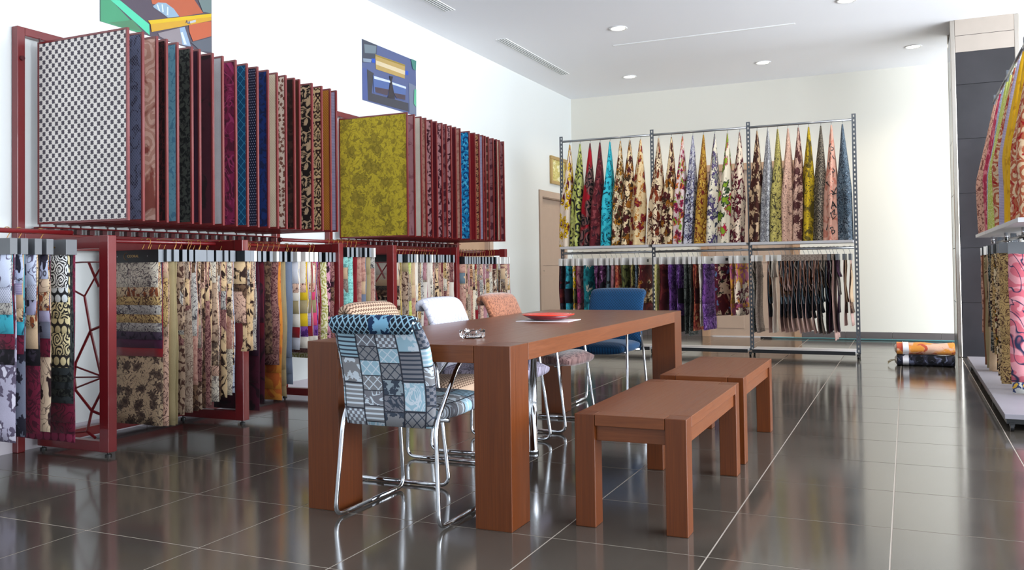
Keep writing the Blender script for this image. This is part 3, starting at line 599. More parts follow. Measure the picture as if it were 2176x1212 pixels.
G2Y = [6.565, 6.687, 6.806, 6.891, 6.999, 7.09, 7.194, 7.28, 7.375, 7.468, 7.559, 7.76, 7.88, 7.976, 8.066, 8.119, 8.198, 8.312, 8.397, 8.465, 8.573]
G2F = [('mustard_rose', 'mustard yellow rose velvet'), ('mauve', 'dusty mauve'), ('stone', 'plain stone'), ('tan_pink', 'tan pink'), ('mauve_leaf', 'mauve with dark flowers'), ('maroon', 'maroon velvet'), ('mauve_leaf', 'rose with dark leaves'),
       ('rose_brown', 'rose and brown'), ('mauve_leaf', 'pale mauve with dark blotches'), ('maroon', 'second maroon velvet'), ('tan_pink', 'tan'), ('azure', 'bright azure circles'), ('crimson', 'crimson velvet'), ('scroll_tan', 'tan scroll damask'),
       ('lavender', 'pale lavender'), ('rose_brown', 'narrow rose-brown'), ('moss_dot', 'brown dotted'), ('rose_brown', 'dull rose'), ('maroon_black', 'black and maroon'), ('cream_weave', 'narrow cream'), ('rose_brown', 'dark rose last')]
for i, (y, (f_, t_)) in enumerate(zip(G2Y, G2F)):
    sample_panel(y, -4.03, f_, '%s sample panel, %s from the camera on the farther wall rack' % (t_, ORD[i]), 'fabric panels on the farther wall rack', 1.34, 2.445)

# lower stands with fan-shaped lattice ends
def stand_end(d, y, yc, lattice):
    r = lambda n_, x0, x1, a, b, z0, z1: MB().box(x0, x1, a - yc, b - yc, z0, z1).build(n_, MAT['red_metal'], d, bevel=.003)
    r('post', -4.235, -4.165, y, y + .06, .025, 1.265)
    r('top_beam', -4.76, -4.235, y + .005, y + .055, 1.19, 1.26); r('foot_beam', -4.76, -4.235, y + .005, y + .055, .025, .085)
    r('rear_post', -4.765, -4.72, y + .005, y + .05, .085, 1.19)
    MB().lathe([(0, 0), (.018, 0), (.018, .01), (.007, .012), (.007, .027)], (-4.2, y + .03 - yc, 0), 12).build('foot', MAT['black_plastic'], d)
    MB().lathe([(0, 0), (.018, 0), (.018, .01), (.007, .012), (.007, .027)], (-4.74, y + .03 - yc, 0), 12).build('foot', MAT['black_plastic'], d)
    if lattice:
        yy = y + .03 - yc
        X = lambda u, v: (-4.235 - .485 * u, yy, .085 + 1.105 * v)
        segs = [((0, .93), (.35, .93)), ((.35, .93), (1, .925)), ((0, .93), (.32, .75)), ((.32, .75), (.62, .80)), ((.25, .93), (.08, .80)), ((.32, .75), (.22, .57)), ((.22, .57), (0, .60)), ((.22, .57), (.02, .30)),
                ((.22, .57), (.47, .40)), ((.47, .40), (.5, .32)), ((.5, .32), (.47, .25)), ((0, .33), (.5, .38)), ((0, .33), (.5, .32)), ((0, .33), (.5, .26)), ((.47, .25), (.2, .09 + .06)), ((0, .28), (.2, .15)), ((.2, .15), (0, .13)),
                ((.2, .15), (.28, .0 + .04)), ((.28, .04), (.62, .02)), ((.28, .04), (.14, -.02 + .03)), ((.62, .80), (1, .84)), ((.5, .32), (1, .35)), ((.5, .26), (1, .22))]
        for a, b in segs:
            MB().tube([X(*a), X(*b)], .008 if abs(a[0] - b[0]) < .3 else .0055, 6).build('lattice_bar', MAT['red_metal'], d)
def rail_stand(ys, label, rods):
    y0, y1 = ys[0], ys[-1] + .06; yc = (y0 + y1) / 2
    d = empty('hanging_stand', (0, yc, 0), 0, label, 'rack')
    for i, y in enumerate(ys): stand_end(d, y, yc, i == 0)
    r = lambda n_, x0, x1, a, b, z0, z1: MB().box(x0, x1, a - yc, b - yc, z0, z1).build(n_, MAT['red_metal'], d, bevel=.003)
    for i in range(len(ys) - 1):
        r('floor_beam', -4.765, -4.71, ys[i] + .06, ys[i + 1], .03, .085)
        r('rear_beam', -4.77, -4.70, ys[i] + .06, ys[i + 1], 1.19, 1.255)
    for a, b, x, z in rods:
        MB().tube([(x, a - yc, z), (x, b - yc, z)], .014, 12).build('rod', MAT['red_metal'], d, True)
        MB().tube([(x, a - yc - .012, z), (x, a - yc + .004, z)], .019, 12).build('end_cap', MAT['dark_red'], d, True)
    return d
rail_stand([3.53, 4.62, 5.72], 'low wine-red hanging stand with fan lattice end, under the nearer panels', [(2.45, 3.525, -4.45, 1.286), (3.60, 5.71, -4.42, 1.243)])
rail_stand([6.52, 7.70, 8.85], 'low wine-red hanging stand with fan lattice end, under the farther panels', [(5.36, 6.515, -4.45, 1.29), (6.59, 8.84, -4.42, 1.235)])

# ---------------------------------------------------------------- hanging sample books
def sheet(w_, z0, z1, y, t, wav=.004, seed=0, uo=0, curl=.0, nx=5, taper=0):
    m = MB(); nz = max(2, int((z1 - z0) / .06)); ph = seed * 1.7
    def P(i, j, s_):
        u = i / nx - .5; v = j / nz; z = z1 + (z0 - z1) * v
        yy = y + wav * math.sin(u * 9 + ph + v * 2) * (.3 + v) + wav * .7 * math.sin(v * 7 + ph * 2) - (curl * max(0, v - .75) ** 2 * 16)
        xx = u * (w_ * (1 - taper * (1 - v))) + (wav * .5 * math.sin(v * 11 + ph) if abs(u) > .45 else 0)
        return (xx, yy + s_ * t, z)
    N = (nx + 1) * (nz + 1); V = []
    for s_ in (0, 1):
        for j in range(nz + 1):
            for i in range(nx + 1): V.append(P(i, j, s_))
    id_ = lambda s_, i, j: s_ * N + j * (nx + 1) + i
    F = []
    for j in range(nz):
        for i in range(nx):
            F.append((id_(0, i, j), id_(0, i, j + 1), id_(0, i + 1, j + 1), id_(0, i + 1, j)))
            F.append((id_(1, i, j), id_(1, i + 1, j), id_(1, i + 1, j + 1), id_(1, i, j + 1)))
        F.append((id_(0, 0, j), id_(1, 0, j), id_(1, 0, j + 1), id_(0, 0, j + 1)))
        F.append((id_(0, nx, j), id_(0, nx, j + 1), id_(1, nx, j + 1), id_(1, nx, j)))
    for i in range(nx):
        F.append((id_(0, i, 0), id_(0, i + 1, 0), id_(1, i + 1, 0), id_(1, i, 0)))
        F.append((id_(0, i, nz), id_(1, i, nz), id_(1, i + 1, nz), id_(0, i + 1, nz)))
    m.add(V, F, lambda k: (V[k][0] + uo + V[k][1] * .5, V[k][2] + uo * .7))
    return m
def book(loc, w_, zt, bands, header, label, group, rod_z, rz=0, hh=.075, name='sample_book', wav=.004, logo=None, thick=.004, hook='brass', hx=0, curl=.0, taper=0):
    """bands: (bottom height, fabric) from the front leaf to the rearmost; local -Y is the front"""
    d = empty(name, (loc[0], loc[1], 0), rz, label, 'fabric samples', group); n = len(bands); sd = rnd.random() * 9
    tt = n * thick + .006
    hd = MB().box(-w_ / 2, w_ / 2, -.005, tt + .002, zt - hh, zt).build('header', MAT[header], d, bevel=.0015)
    if header == 'header_black':
        MB().box(w_ / 2, w_ / 2 + .003, -.006, tt + .003, zt - hh, zt).build('edge_clip', MAT['edge_clear'], hd)
    for i, (zb, f_) in enumerate(bands):
        top = zt - hh + .004
        sheet(w_ * (.985 + .012 * math.sin(i * 3 + sd)), zb, top, i * thick, thick * .6, wav, sd + i * .37, uo=sd + i * .83, curl=curl, taper=taper).build('swatch', MAT[f_], d, True)
    # wire hook from the header up and over the rod
    r_ = .019; c = rod_z
    arc = [(hx, tt / 2 + r_ * math.cos(a), c + r_ * math.sin(a)) for a in [(-.55 + k * .26) * PI / 1.6 for k in range(8)]]
    m = MB(); m.tube([(hx, tt / 2, zt - .004), (hx, tt / 2, zt + .012), (hx, tt / 2 + r_ * .8, c - r_ * .7)] + arc[1:], .0024, 6).build('hook', MAT[hook], d, True)
    if logo == 'arc':
        m = MB(); m.tube([(-.055 + .022 * math.cos(a), -.0062, zt - hh / 2 + .022 * math.sin(a)) for a in [PI * (.35 + k * .13) for k in range(11)]], .0011, 5).build('logo_mark', MAT['brass'], hd, True)
        text_obj('logo_text', 'COORAL', .024, MAT['gold_frame'], hd, Matrix.Translation((.0, -.0056, zt - hh / 2)) @ FACE_NY)
        for q in (-.135, .125): MB().tube([(q, -.007, zt - hh / 2), (q, -.004, zt - hh / 2)], .004, 8).build('rivet', MAT['rail_metal'], hd)
    elif logo == 'dark':
        MB().box(w_ * .05, w_ * .05 + min(.045, w_ * .3), -.0065, -.004, zt - hh * .62, zt - hh * .25).build('logo_mark', MAT['header_black'], hd)
    elif logo == 'rivet':
        for q in (-.06, w_ / 2 - .09): MB().tube([(q, -.008, zt - hh / 2), (q, -.004, zt - hh / 2)], .005, 8).build('rivet', MAT['brass'], hd)
    return d
DESC = {}
def nm(f_): return f_.replace('_', ' ')
# five books hanging nearest the camera at the far left
WB = .56
U0 = [
 (2.973, [(.98, 'pale_swirl'), (.90, 'lace'), (.84, 'grey_line'), (.74, 'teal'), (.66, 'wine'), (.58, 'black_floral'), (.18, 'lilac_daisy')], 'pale swirl, teal and lilac daisy cloths, leftmost at the photo edge'),
 (3.033, [(1.0, 'pale_leaf'), (.94, 'lavender'), (.87, 'sand'), (.80, 'rust_leaf'), (.73, 'teal'), (.63, 'wine'), (.20, 'ink_flower')], 'pale leaf, teal and dark-flowered grey cloths'),
 (3.111, [(.99, 'pale_swirl'), (.91, 'lace'), (.83, 'lilac_leaf'), (.76, 'rust_leaf'), (.65, 'sand'), (.56, 'black_floral'), (.20, 'wine')], 'pale swirl, lilac leaf and long wine-red cloths'),
 (3.179, [(1.02, 'pale_leaf'), (.95, 'beige_leaf'), (.85, 'rust_leaf'), (.79, 'lilac_leaf'), (.70, 'ink_flower'), (.60, 'wine'), (.20, 'beige_leaf')], 'black leaves on blue, wine and beige cloths'),
 (3.295, [(.97, 'black_white'), (.89, 'white_circles'), (.80, 'cream_black'), (.72, 'cream_circles'), (.60, 'cream_black'), (.53, 'cream_circles'), (.49, 'slate'), (.45, 'camo_black'), (.41, 'slate'), (.37, 'camo_black'), (.33, 'slate'), (.22, 'wine'), (.16, 'wine'), (.115, 'wine_scale')], 'black and white mosaic, circle and wine scale cloths')]
for i, (y, bands, t_) in enumerate(U0):
    book((-4.2 - WB / 2, y), WB, 1.235, bands, 'header_grey', 'hanging book with %s' % t_, 'sample books at the far left', 1.286, hh=.085, logo='rivet', hook='brass', hx=.03)
BEI = ['taupe_leaf', 'taupe', 'cream_line', 'mocha', 'cream_brown', 'grey_line', 'gold_line', 'beige_rose', 'sand', 'rosewood', 'greige', 'tan_pink', 'blush_toile']
def rb(pal, n, zt, zb, first_=None):
    zs = sorted([zt - .12 - (zt - .12 - zb) * (rnd.random() * .85) for _ in range(n - 1)], reverse=True) + [zb]
    out = [(z, rnd.choice(pal)) for z in zs]
    if first_: out[0] = (out[0][0], first_); out[-1] = (out[-1][0], first_)
    return out
# first stand
book((-4.455, 3.968), .43, 1.19, [(.956, 'cream_line'), (.897, 'rust_leaf'), (.844, 'gold_line'), (.785, 'grey_line'), (.732, 'gold_line'), (.676, 'grey_line'), (.626, 'dusk'), (.573, 'aubergine'), (.52, 'ruby'), (.09, 'beige_rose')],
     'header_black', 'front book with stepped cream, purple and ruby cloths over beige roses', 'sample books on the first red stand', 1.243, logo='arc', hx=.1, hh=.078)
U1Y = [4.012, 4.038, 4.079, 4.121, 4.172, 4.219, 4.251, 4.288, 4.328, 4.37, 4.416, 4.455, 4.481, 4.533, 4.564, 4.60, 4.632, 4.665, 4.70]
U1F = ['blush_toile', 'khaki', 'khaki', 'taupe_leaf', 'taupe', 'mocha', 'taupe_leaf', 'mocha', 'rosewood', 'taupe_leaf', 'cream_line', 'mocha', 'cream_brown', 'cream_line', 'ice', 'cream_brown', 'cream_brown', 'cream_brown', 'grey_line']
for i, (y, f_) in enumerate(zip(U1Y, U1F)):
    zb = .09 if i < 3 else (.13 + .004 * i if i < 9 else (.17 + .01 * (i - 9) if i < 15 else .50)); long_ = i >= 15
    xr = -4.2 + (0.0 if i < 13 else .0) + (.075 if long_ else 0) + rnd.uniform(-.012, .012)
    b = rb(BEI, 3 if f_ == 'khaki' else 5, 1.19, zb, f_)
    if f_ == 'khaki': b = [(zb + .03, 'khaki'), (zb, 'khaki')]
    book((xr - .22, y), .44, 1.19, b, 'header_white' if i == 18 else 'header_black', '%s patterned hanging book, %s behind the stepped front book' % (nm(f_), ORD[i]),
         'sample books on the first red stand', 1.243, rz=rnd.uniform(-.03, .03), wav=.006, hx=rnd.uniform(-.03, .06))
# second bay
U2 = [(4.828, 'plum', .06, 'header_black', 'deep_purple'), (4.889, 'plum', .10, 'header_black', 'maroon'), (4.947, 'mocha', .45, 'header_black', 'dark_brown'), (5.023, 'rosewood', .36, 'header_white', 'rosewood'), (5.064, 'orange_cloth', .10, 'header_black', 'orange_cloth'), (5.112, 'khaki', .12, 'header_black', 'khaki'),
      (5.17, 'steel_blue', .20, 'header_black', 'steel_blue'), (5.257, 'pale_grey', .45, 'header_white', 'ivory'), (5.346, 'ivory', .45, 'header_white', 'sunshine'), (5.409, 'ivory', .50, 'header_white', 'lavender'), (5.467, 'ivory', .48, 'header_white', 'hot_pink'),
      (5.52, 'rosewood', .40, 'header_black', 'crimson'), (5.604, 'lime_damask', .35, 'header_black', 'lime_damask'), (5.646, 'pink_black', .35, 'header_black', 'pink_black'), (5.69, 'rosewood', .40, 'header_black', 'plum')]
for i, (y, f_, zb, h_, f2) in enumerate(U2):
    if f_ == f2: b = [(zb + .2, f_), (zb + .08, f2), (zb, f_)]
    elif f_ in ('ivory', 'pale_grey'): b = [(.95, f_), (.88, 'blush_toile'), (.82, f2), (.72, 'khaki'), (.62, f2), (.54, 'ruby' if i % 2 else 'violet'), (zb, f_)]
    else: b = rb([f_, f2, 'mocha', 'rosewood'], 4, 1.19, zb, f_)
    book((-4.2 - .22, y), .44, 1.19, b, h_, '%s and %s book, %s along the second bay under the nearer panels' % (nm(f_), nm(f2), ORD[i]), 'sample books in the second bay', 1.243,
         rz=rnd.uniform(-.03, .03) + (.0 if zb > .15 else -.04), wav=.007, hx=rnd.uniform(-.03, .05))
# the books on the front rod of the second stand
U2B = [(5.88, 'mint_damask', 'header_black'), (5.945, 'mint_damask', 'header_black'), (6.01, 'crimson', 'header_black'), (6.07, 'tan_pink', 'header_grey'), (6.14, 'sand', 'header_black'), (6.20, 'khaki', 'header_black'), (6.27, 'grey_line', 'header_white')]
for i, (y, f_, h_) in enumerate(U2B):
    b = rb(['tan_pink', 'sand', 'greige', f_, f_], 4, 1.23, .45, f_)
    if i == 4: b = [(.95, 'tan_pink'), (.84, 'sand'), (.70, 'steel_blue'), (.45, 'chestnut')]
    book((-4.2 - .2, y), .40, 1.235, b, h_, '%s book, %s on the rod in the gap between the two stands' % (nm(f_), ORD[i]), 'sample books between the stands', 1.29, rz=rnd.uniform(-.03, .03), hh=.08)
# third bay: stepped front book, then edges
book((-4.38, 6.66), .36, 1.185, [(1.0, 'stone'), (.955, 'cream_weave'), (.90, 'sand'), (.86, 'greige_dark'), (.81, 'mocha'), (.77, 'damask'), (.72, 'cream_weave'), (.68, 'mocha'), (.63, 'cream_brown'), (.58, 'taupe_leaf'), (.54, 'mocha'), (.49, 'mustard_rose'), (.40, 'mustard_rose'), (.30, 'sand')],
     'header_black', 'front book of stepped cream, mocha and mustard cloths beside the red post', 'sample books in the third bay', 1.235, logo=None, hx=.06)
U3Y = [6.74, 6.80, 6.85, 6.90, 6.96, 7.007, 7.077, 7.138, 7.183, 7.228, 7.3, 7.347, 7.384, 7.459, 7.517, 7.6]
P3 = ['khaki', 'lime_bright', 'sand', 'ivory', 'greige', 'stone', 'mauve', 'stone', 'ivory', 'rosewood', 'taupe', 'tan_pink', 'maroon', 'gold_line', 'blush_toile', 'rosewood']
for i, (y, f_) in enumerate(zip(U3Y, P3)):
    book((-4.15 - .20, y), .40, 1.185, rb(BEI + ['ivory', 'stone', 'rosewood'], 4, 1.185, .40 + rnd.uniform(-.05, .1), f_), 'header_white' if i in (3, 8) else 'header_black',
         '%s edged book, %s behind the stepped mustard book' % (nm(f_), ORD[i]), 'sample books in the third bay', 1.235, rz=rnd.uniform(-.03, .03), wav=.005)
U4Y = [7.79, 7.83, 7.892, 7.95, 7.998, 8.06, 8.116, 8.19, 8.261, 8.34, 8.421, 8.515, 8.56, 8.622, 8.68, 8.732, 8.80]
P4 = ['tan_pink', 'sand', 'taupe', 'scroll_tan', 'cream_weave', 'crimson', 'greige', 'blush_toile', 'mauve', 'grey_line', 'tan_pink', 'maroon', 'khaki', 'grey_line', 'rosewood', 'blush_toile', 'mauve']
for i, (y, f_) in enumerate(zip(U4Y, P4)):
    book((-4.12 - .2 + (.03 if i > 13 else 0), y), .40, 1.17, rb(BEI + ['mauve', 'grey_blue', 'stone'], 5, 1.17, .40 + rnd.uniform(-.05, .08), f_), 'header_white' if i > 11 else 'header_black',
         '%s cloth book, %s along the last bay toward the back wall' % (nm(f_), ORD[i]), 'sample books in the fourth bay', 1.235, rz=rnd.uniform(-.03, .03), wav=.005)

# ---------------------------------------------------------------- freestanding slotted-angle racks
def slotted_post(p, x, y, z0, z1, ax, name='post'):
    """L-profile upright with real holes on the face turned along ax"""
    m = MB(); wd = .045; n = int((z1 - z0) / .05); hz = (z1 - z0) / n; hw = .007; hh = .012
    def bx(a0, a1, b0, b1, c0, c1):
        if ax == 'y': m.box(x + a0, x + a1, y + b0, y + b1, c0, c1)
        else: m.box(x + b0, x + b1, y + a0, y + a1, c0, c1)
    bx(-wd / 2, -hw, -.002, .002, z0, z1); bx(hw, wd / 2, -.002, .002, z0, z1)
    for i in range(n + 1):
        a = z0 + i * hz - (hz / 2 - hh) if i else z0; b = z0 + i * hz + (hz / 2 - hh) if i < n else z1
        bx(-hw, hw, -.002, .002, a, b)
    bx(-wd / 2, -wd / 2 + .004, .002, .040, z0, z1)
    return m.build(name, MAT['grey_metal'], p)
def caster(p, x, y):
    c = MB().box(x - .015, x + .015, y - .012, y + .012, .03, .055).build('caster', MAT['black_plastic'], p)
    MB().tube([(x - .01, y, .022), (x + .01, y, .022)], .022, 14).build('wheel', MAT['black_plastic'], c)
YR = 10.2
rk = empty('slotted_rack', (-2.25, YR, 0), 0, 'grey slotted-angle rack in front of the back wall, hung with prints', 'rack')
PX = [-3.99, -2.805, -1.655, -.505]
for x in PX: slotted_post(rk, x + 2.25, 0, .055, 2.71, 'y')
for i in range(3):
    a, b = PX[i] + .025 + 2.25, PX[i + 1] - .025 + 2.25
    MB().tube([(a, 0, 2.645), (b, 0, 2.645)], .014, 12).build('top_rod', MAT['rail_metal'], rk, True)
    MB().tube([(a, 0, 1.222), (b, 0, 1.222)], .014, 12).build('lower_rod', MAT['rail_metal'], rk, True)
    MB().box(a, b, -.16, .20, 1.275, 1.305).build('shelf', MAT['shelf_grey'], rk, bevel=.002)
    MB().box(a, b, -.16, .20, .055, .085).build('base_shelf', MAT['shelf_grey'], rk, bevel=.002)
    MB().box(a, b, -.168, -.161, .045, .085).build('base_edge', MAT['black_plastic'], rk)
for x in PX:
    for y in (-.13, .16): caster(rk, x + 2.25, y)
def cone_cloth(loc, top, mat, label, group, a, b, z1, z0, lean=0, folds=5, phase=0, name='hanging_fabric', lean_y=0, letters=False):
    """a length of cloth gathered at a clip on the rod and fanning out in soft folds down to the shelf"""
    d = empty(name, (loc[0], loc[1], 0), 0, label, 'fabric', group)
    n, N = 30, 16
    def P(t, th, off=0):
        r = .09 + .91 * min(1, t / .60) ** .9; z = z1 + (z0 - z1) * t
        w = 1 + .16 * math.sin(folds * th + phase) * min(1, t * 1.6) + .06 * math.sin(3 * th + t * 5 + phase)
        return Vector((lean * t ** 1.3 + (a * r * w + off) * math.cos(th), lean_y * t + (b * r * w + off) * math.sin(th), z))
    m = MB(); V = []; U = []
    per = PI * (a + b)
    for j in range(N + 1):
        for k in range(n + 1):
            th = 2 * PI * k / n; V.append(P(j / N, th)); U.append((per * k / n * 1.15 + phase, V[-1].z))
    F = [(j * (n + 1) + k, (j + 1) * (n + 1) + k, (j + 1) * (n + 1) + k + 1, j * (n + 1) + k + 1) for j in range(N) for k in range(n)]
    F = [tuple(reversed(f)) for f in F]
    m.add(V, F, lambda k: U[k]); o = m.build('cloth', MAT[mat], d, True)
    MB().tube([(0, 0, z1 - .012), (0, 0, z1 + .008), (0, .012, z1 + .02), (0, .018, z1 + .035), (0, 0, z1 + .052), (0, -.014, z1 + .04)], .003, 6).build('hook', MAT['rail_metal'], d, True)
    if letters:
        for q, (ch, t, th, rot) in enumerate([('A', .28, -1.45, .2), ('R', .42, -1.2, -.5), ('N', .5, -1.75, .9), ('A', .60, -1.35, -.3), ('Z', .68, -1.75, .1), ('K', .58, -.95, 1.9), ('A', .80, -1.5, .0), ('M', .78, -1.05, -.9), ('T', .9, -1.7, 1.2), ('B', .92, -1.2, .4), ('E', .36, -1.75, .3), ('A', .70, -1.15, .2), ('S', .2, -1.4, .6)]):
            me = text(ch, .125, 0); R = Matrix.Rotation(rot, 2)
            for v in me.vertices:
                u, w_ = R @ Vector((v.co.x, v.co.y)); tt = t - w_ / (z1 - z0); v.co = P(tt, th + u / max(.03, (a + b) / 2 * min(1, .15 + tt * 1.4)), .0022)
            me.materials.clear(); me.materials.append(MAT['header_black']); ob = bpy.data.objects.new('printed_letter', me); col.objects.link(ob); ob.parent = d
    return d
CX = [-3.873, -3.735, -3.60, -3.47, -3.34, -3.205, -3.083, -2.946, -2.719, -2.562, -2.428, -2.303, -2.174, -2.041, -1.893, -1.752, -1.554, -1.432, -1.322, -1.208, -1.095, -.983, -.852, -.74, -.624]
CF = [('sunflower', 'yellow sunflower print'), ('lime_scroll', 'lime green with black scrolls'), ('red_scroll', 'grey and red with black scrolls'), ('oxblood', 'dark oxblood red'), ('turquoise', 'turquoise wave print'), ('autumn', 'small autumn flower print'), ('autumn_dark', 'dark autumn flower print'),
      ('paisley', 'large maroon paisley print'), ('rust_vine', 'rust vine print'), ('autumn_dark', 'brown and green rose print'), ('bouquet', 'pink and orange bouquet print'), ('blue_grey_rose', 'blue-grey rose print'), ('ochre', 'ochre flower print'), ('violet_garland', 'cream cloth with violet garlands'),
      ('bright_garland', 'cream with green and pink garlands'), ('maroon_garland', 'cream cloth with maroon wreaths'), ('brown_rose', 'brown rose print'), ('silver_toile', 'silver grey toile'), ('lime_toile', 'pale lime toile'), ('blush_toile', 'blush pink toile'), ('blush_bloom', 'blush cloth with brown blooms'),
      ('lemon_leaf', 'bright lemon yellow leaf print'), ('leopard', 'grey leopard speckle'), ('pink_letter', 'pink black-lettered cloth'), ('teal_marble', 'dark teal marbled')]
for i, (x, (f_, t_)) in enumerate(zip(CX, CF)):
    cone_cloth((x, YR), 0, f_, '%s, %s from the left on the back rack top rail' % (t_, ORD[i]), 'printed cloths on the back rack top rail',
               .078 + .012 * (i > 5 and i < 9), .13, 2.60, 1.308, lean=(-.06 if i < 16 else -.03) if i < 24 else .01, folds=4 + i % 3, phase=i * 1.3, letters=(f_ == 'pink_letter'))
# books below the back rack: (left x, right x, bottom z, face cloth, second cloth)
LW = [(-3.965, -3.90, .30, 'black_floral', 'bordeaux'), (-3.892, -3.80, .28, 'teal', 'night'), (-3.793, -3.75, .26, 'sunflower', 'olive'), (-3.738, -3.675, .30, 'rose_brown', 'magenta'), (-3.668, -3.505, .28, 'teal_dahlia', 'teal'), (-3.50, -3.445, .30, 'purple_mix', 'purple_mix'),
      (-3.442, -3.35, .30, 'purple_mix', 'night'), (-3.347, -3.297, .32, 'grey_blue', 'camo_black'), (-3.294, -3.234, .30, 'mauve', 'raspberry'), (-3.231, -3.168, .30, 'coral_mix', 'coral_mix'), (-3.163, -3.055, .28, 'olive', 'black_floral'), (-3.049, -2.995, .30, 'lime_toile', 'mocha'),
      (-2.992, -2.95, .30, 'teal_marble', 'leopard'), (-2.946, -2.86, .28, 'bordeaux', 'autumn_dark'), (-2.76, -2.69, .28, 'cream_lime', 'cream_lime'), (-2.685, -2.585, .28, 'bordeaux', 'bordeaux'), (-2.58, -2.49, .28, 'purple', 'violet'), (-2.487, -2.402, .26, 'purple', 'night'),
      (-2.399, -2.335, .24, 'black_green', 'black_green'), (-2.33, -2.29, .22, 'greige_dark', 'black_green'), (-2.28, -2.225, .28, 'coral_mix', 'bordeaux'), (-2.215, -2.185, .33, 'ivory', 'cream_line'), (-2.172, -2.08, .29, 'purple', 'violet'), (-2.054, -1.865, .46, 'big_bouquet', 'bordeaux'),
      (-1.859, -1.805, .46, 'pink_stripe', 'ochre'), (-1.80, -1.695, .46, 'pink_stripe', 'maroon_garland')]
for i, (x0, x1, zb, f_, f2) in enumerate(LW):
    w_ = .34 if (x1 - x0) > .1 or True else .3
    tgt = x1 - x0
    # swing the book on its hook until it spans the width seen; wide ones face the room
    ca = min(1, max(.0, (tgt - .02) / w_)); ang = math.acos(ca)
    b = [(1.0, f_), (.78, f_), (.60, f2), (.45 if zb < .4 else .55, f_), (zb, f2 if i % 2 else f_)]
    if f_ in ('big_bouquet', 'teal_dahlia', 'cream_lime'): b = [(zb + .01, f_), (zb, f2)]
    book(((x0 + x1) / 2, YR), w_, 1.155, b, 'header_white', '%s book on the lower rail of the back rack, %s from its left end' % (nm(f_), ORD[i]),
         'sample books under the back rack shelf', 1.222, rz=ang, wav=.008, hook='rail_metal', logo='dark' if tgt > .05 else None, hh=.09)
LW2 = [(-1.60, 'greige', 1, .27), (-1.555, 'greige', 0, .27), (-1.42, 'greige', 2, .27), (-1.385, 'ivory', 0, .27), (-1.285, 'taupe', 2, .28)] + [(-1.235 + k * .0505, 'greige' if k % 3 else 'blush_toile', 3, .27 + .01 * (k % 3)) for k in range(8)] + \
      [(-.89, 'greige_dark', 4, .27), (-.86, 'greige', 4, .26), (-.80, 'greige_dark', 4, .27), (-.765, 'grey_line', 5, .29), (-.735, 'rose_beige', 6, .20), (-.69, 'plum_black', 5, .29), (-.62, 'sand', 7, .36), (-.56, 'sand', 7, .36)]
for i, (x, f_, k, zb) in enumerate(LW2):
    if x > -.548: x = -.552
    mid = {0: [(.9, f_), (zb, f_)], 1: [(.95, f_), (.75, 'leopard'), (.55, 'grey_line'), (zb, 'black_green')], 2: [(.9, f_), (.82, 'chestnut'), (.68, 'mocha'), (.6, 'grey_blue'), (.45, 'ink'), (zb, 'rose_beige')],
           3: [(.98, f_), (.90, 'mocha'), (.82, 'chestnut'), (.75, 'rose_beige'), (.68, 'mocha'), (.60, 'grey_blue'), (.52, 'ink'), (.44, 'ink'), (zb, 'rose_beige')], 4: [(.95, f_), (.78, 'mocha'), (.62, 'grey_blue'), (.5, 'ink'), (zb, f_)],
           5: [(.9, f_), (.7, 'greige_dark'), (.5, 'plum_black'), (zb, 'plum_black')], 6: [(zb + .02, f_), (zb, f_)], 7: [(.62, 'sand'), (.5, 'mocha'), (zb, 'rose_beige')]}[k]
    book((x, YR), .30 if k < 7 else .2, 1.155, mid, 'header_grey' if k in (5, 7) else ('header_white' if k < 3 else 'greige'), '%s stepped sample hanging edge on, %s strip right of the third post' % (nm(f_), ORD[i]),
         'edge-on samples at the right of the back rack', 1.222, rz=PI / 2 - .03 + rnd.uniform(-.05, .05), wav=.009, hook='rail_metal', hh=.07, thick=.005, curl=.02 if k in (3, 4) else .01)

# the right-hand rack, seen along its length
XK = .82
rr = empty('slotted_rack', (XK, 7.85, 0), 0, 'grey slotted-angle rack by the dark pillar, cut by the right edge of the photo', 'rack')
PY = [6.05, 7.25, 8.45, 9.65]
for y in PY: slotted_post(rr, 0, y - 7.85, .10, 2.69, 'x')
for i in range(3):
    a, b = PY[i] + .045 - 7.85, PY[i + 1] - .005 - 7.85
    MB().tube([(0, a, 2.62), (0, b, 2.62)], .014, 12).build('top_rod', MAT['rail_metal'], rr, True)
    MB().tube([(0, a, 1.235), (0, b, 1.235)], .014, 12).build('lower_rod', MAT['rail_metal'], rr, True)
    MB().box(-.19, .24, a - .01, b + .01, 1.285, 1.315).build('shelf', MAT['shelf_grey'], rr, bevel=.002)
    MB().box(-.29, .30, a - .03, b + .01, .075, .105).build('base_shelf', MAT['base_grey'], rr, bevel=.002)
    MB().box(-.28, .29, a - .02, b, .045, .074).build('base_frame', MAT['black_plastic'], rr)
    for xx in (-.06, .07): MB().tube([(xx, b - .25, 1.22), (xx, b - .25, 1.29)], .016, 10).build('bracket', MAT['chrome'], rr, True)
for y in PY:
    for x in (-.25, .26): caster(rr, x, y - 7.85 + .03)
RC = [('peach_print', 'peach speckled print'), ('peach_print', 'second peach print'), ('raspberry', 'raspberry pink print'), ('blue_stripe', 'blue and white rippled cloth'), ('lime_bright', 'lime green cloth'), ('lime_bright', 'second lime cloth'), ('red_cream', 'cream cloth with red motifs'), ('lavender', 'pale lilac cloth'), ('saffron', 'saffron yellow cloth'),
      ('saffron', 'golden yellow cloth'), ('red_cream', 'cream and rust scroll cloth')]
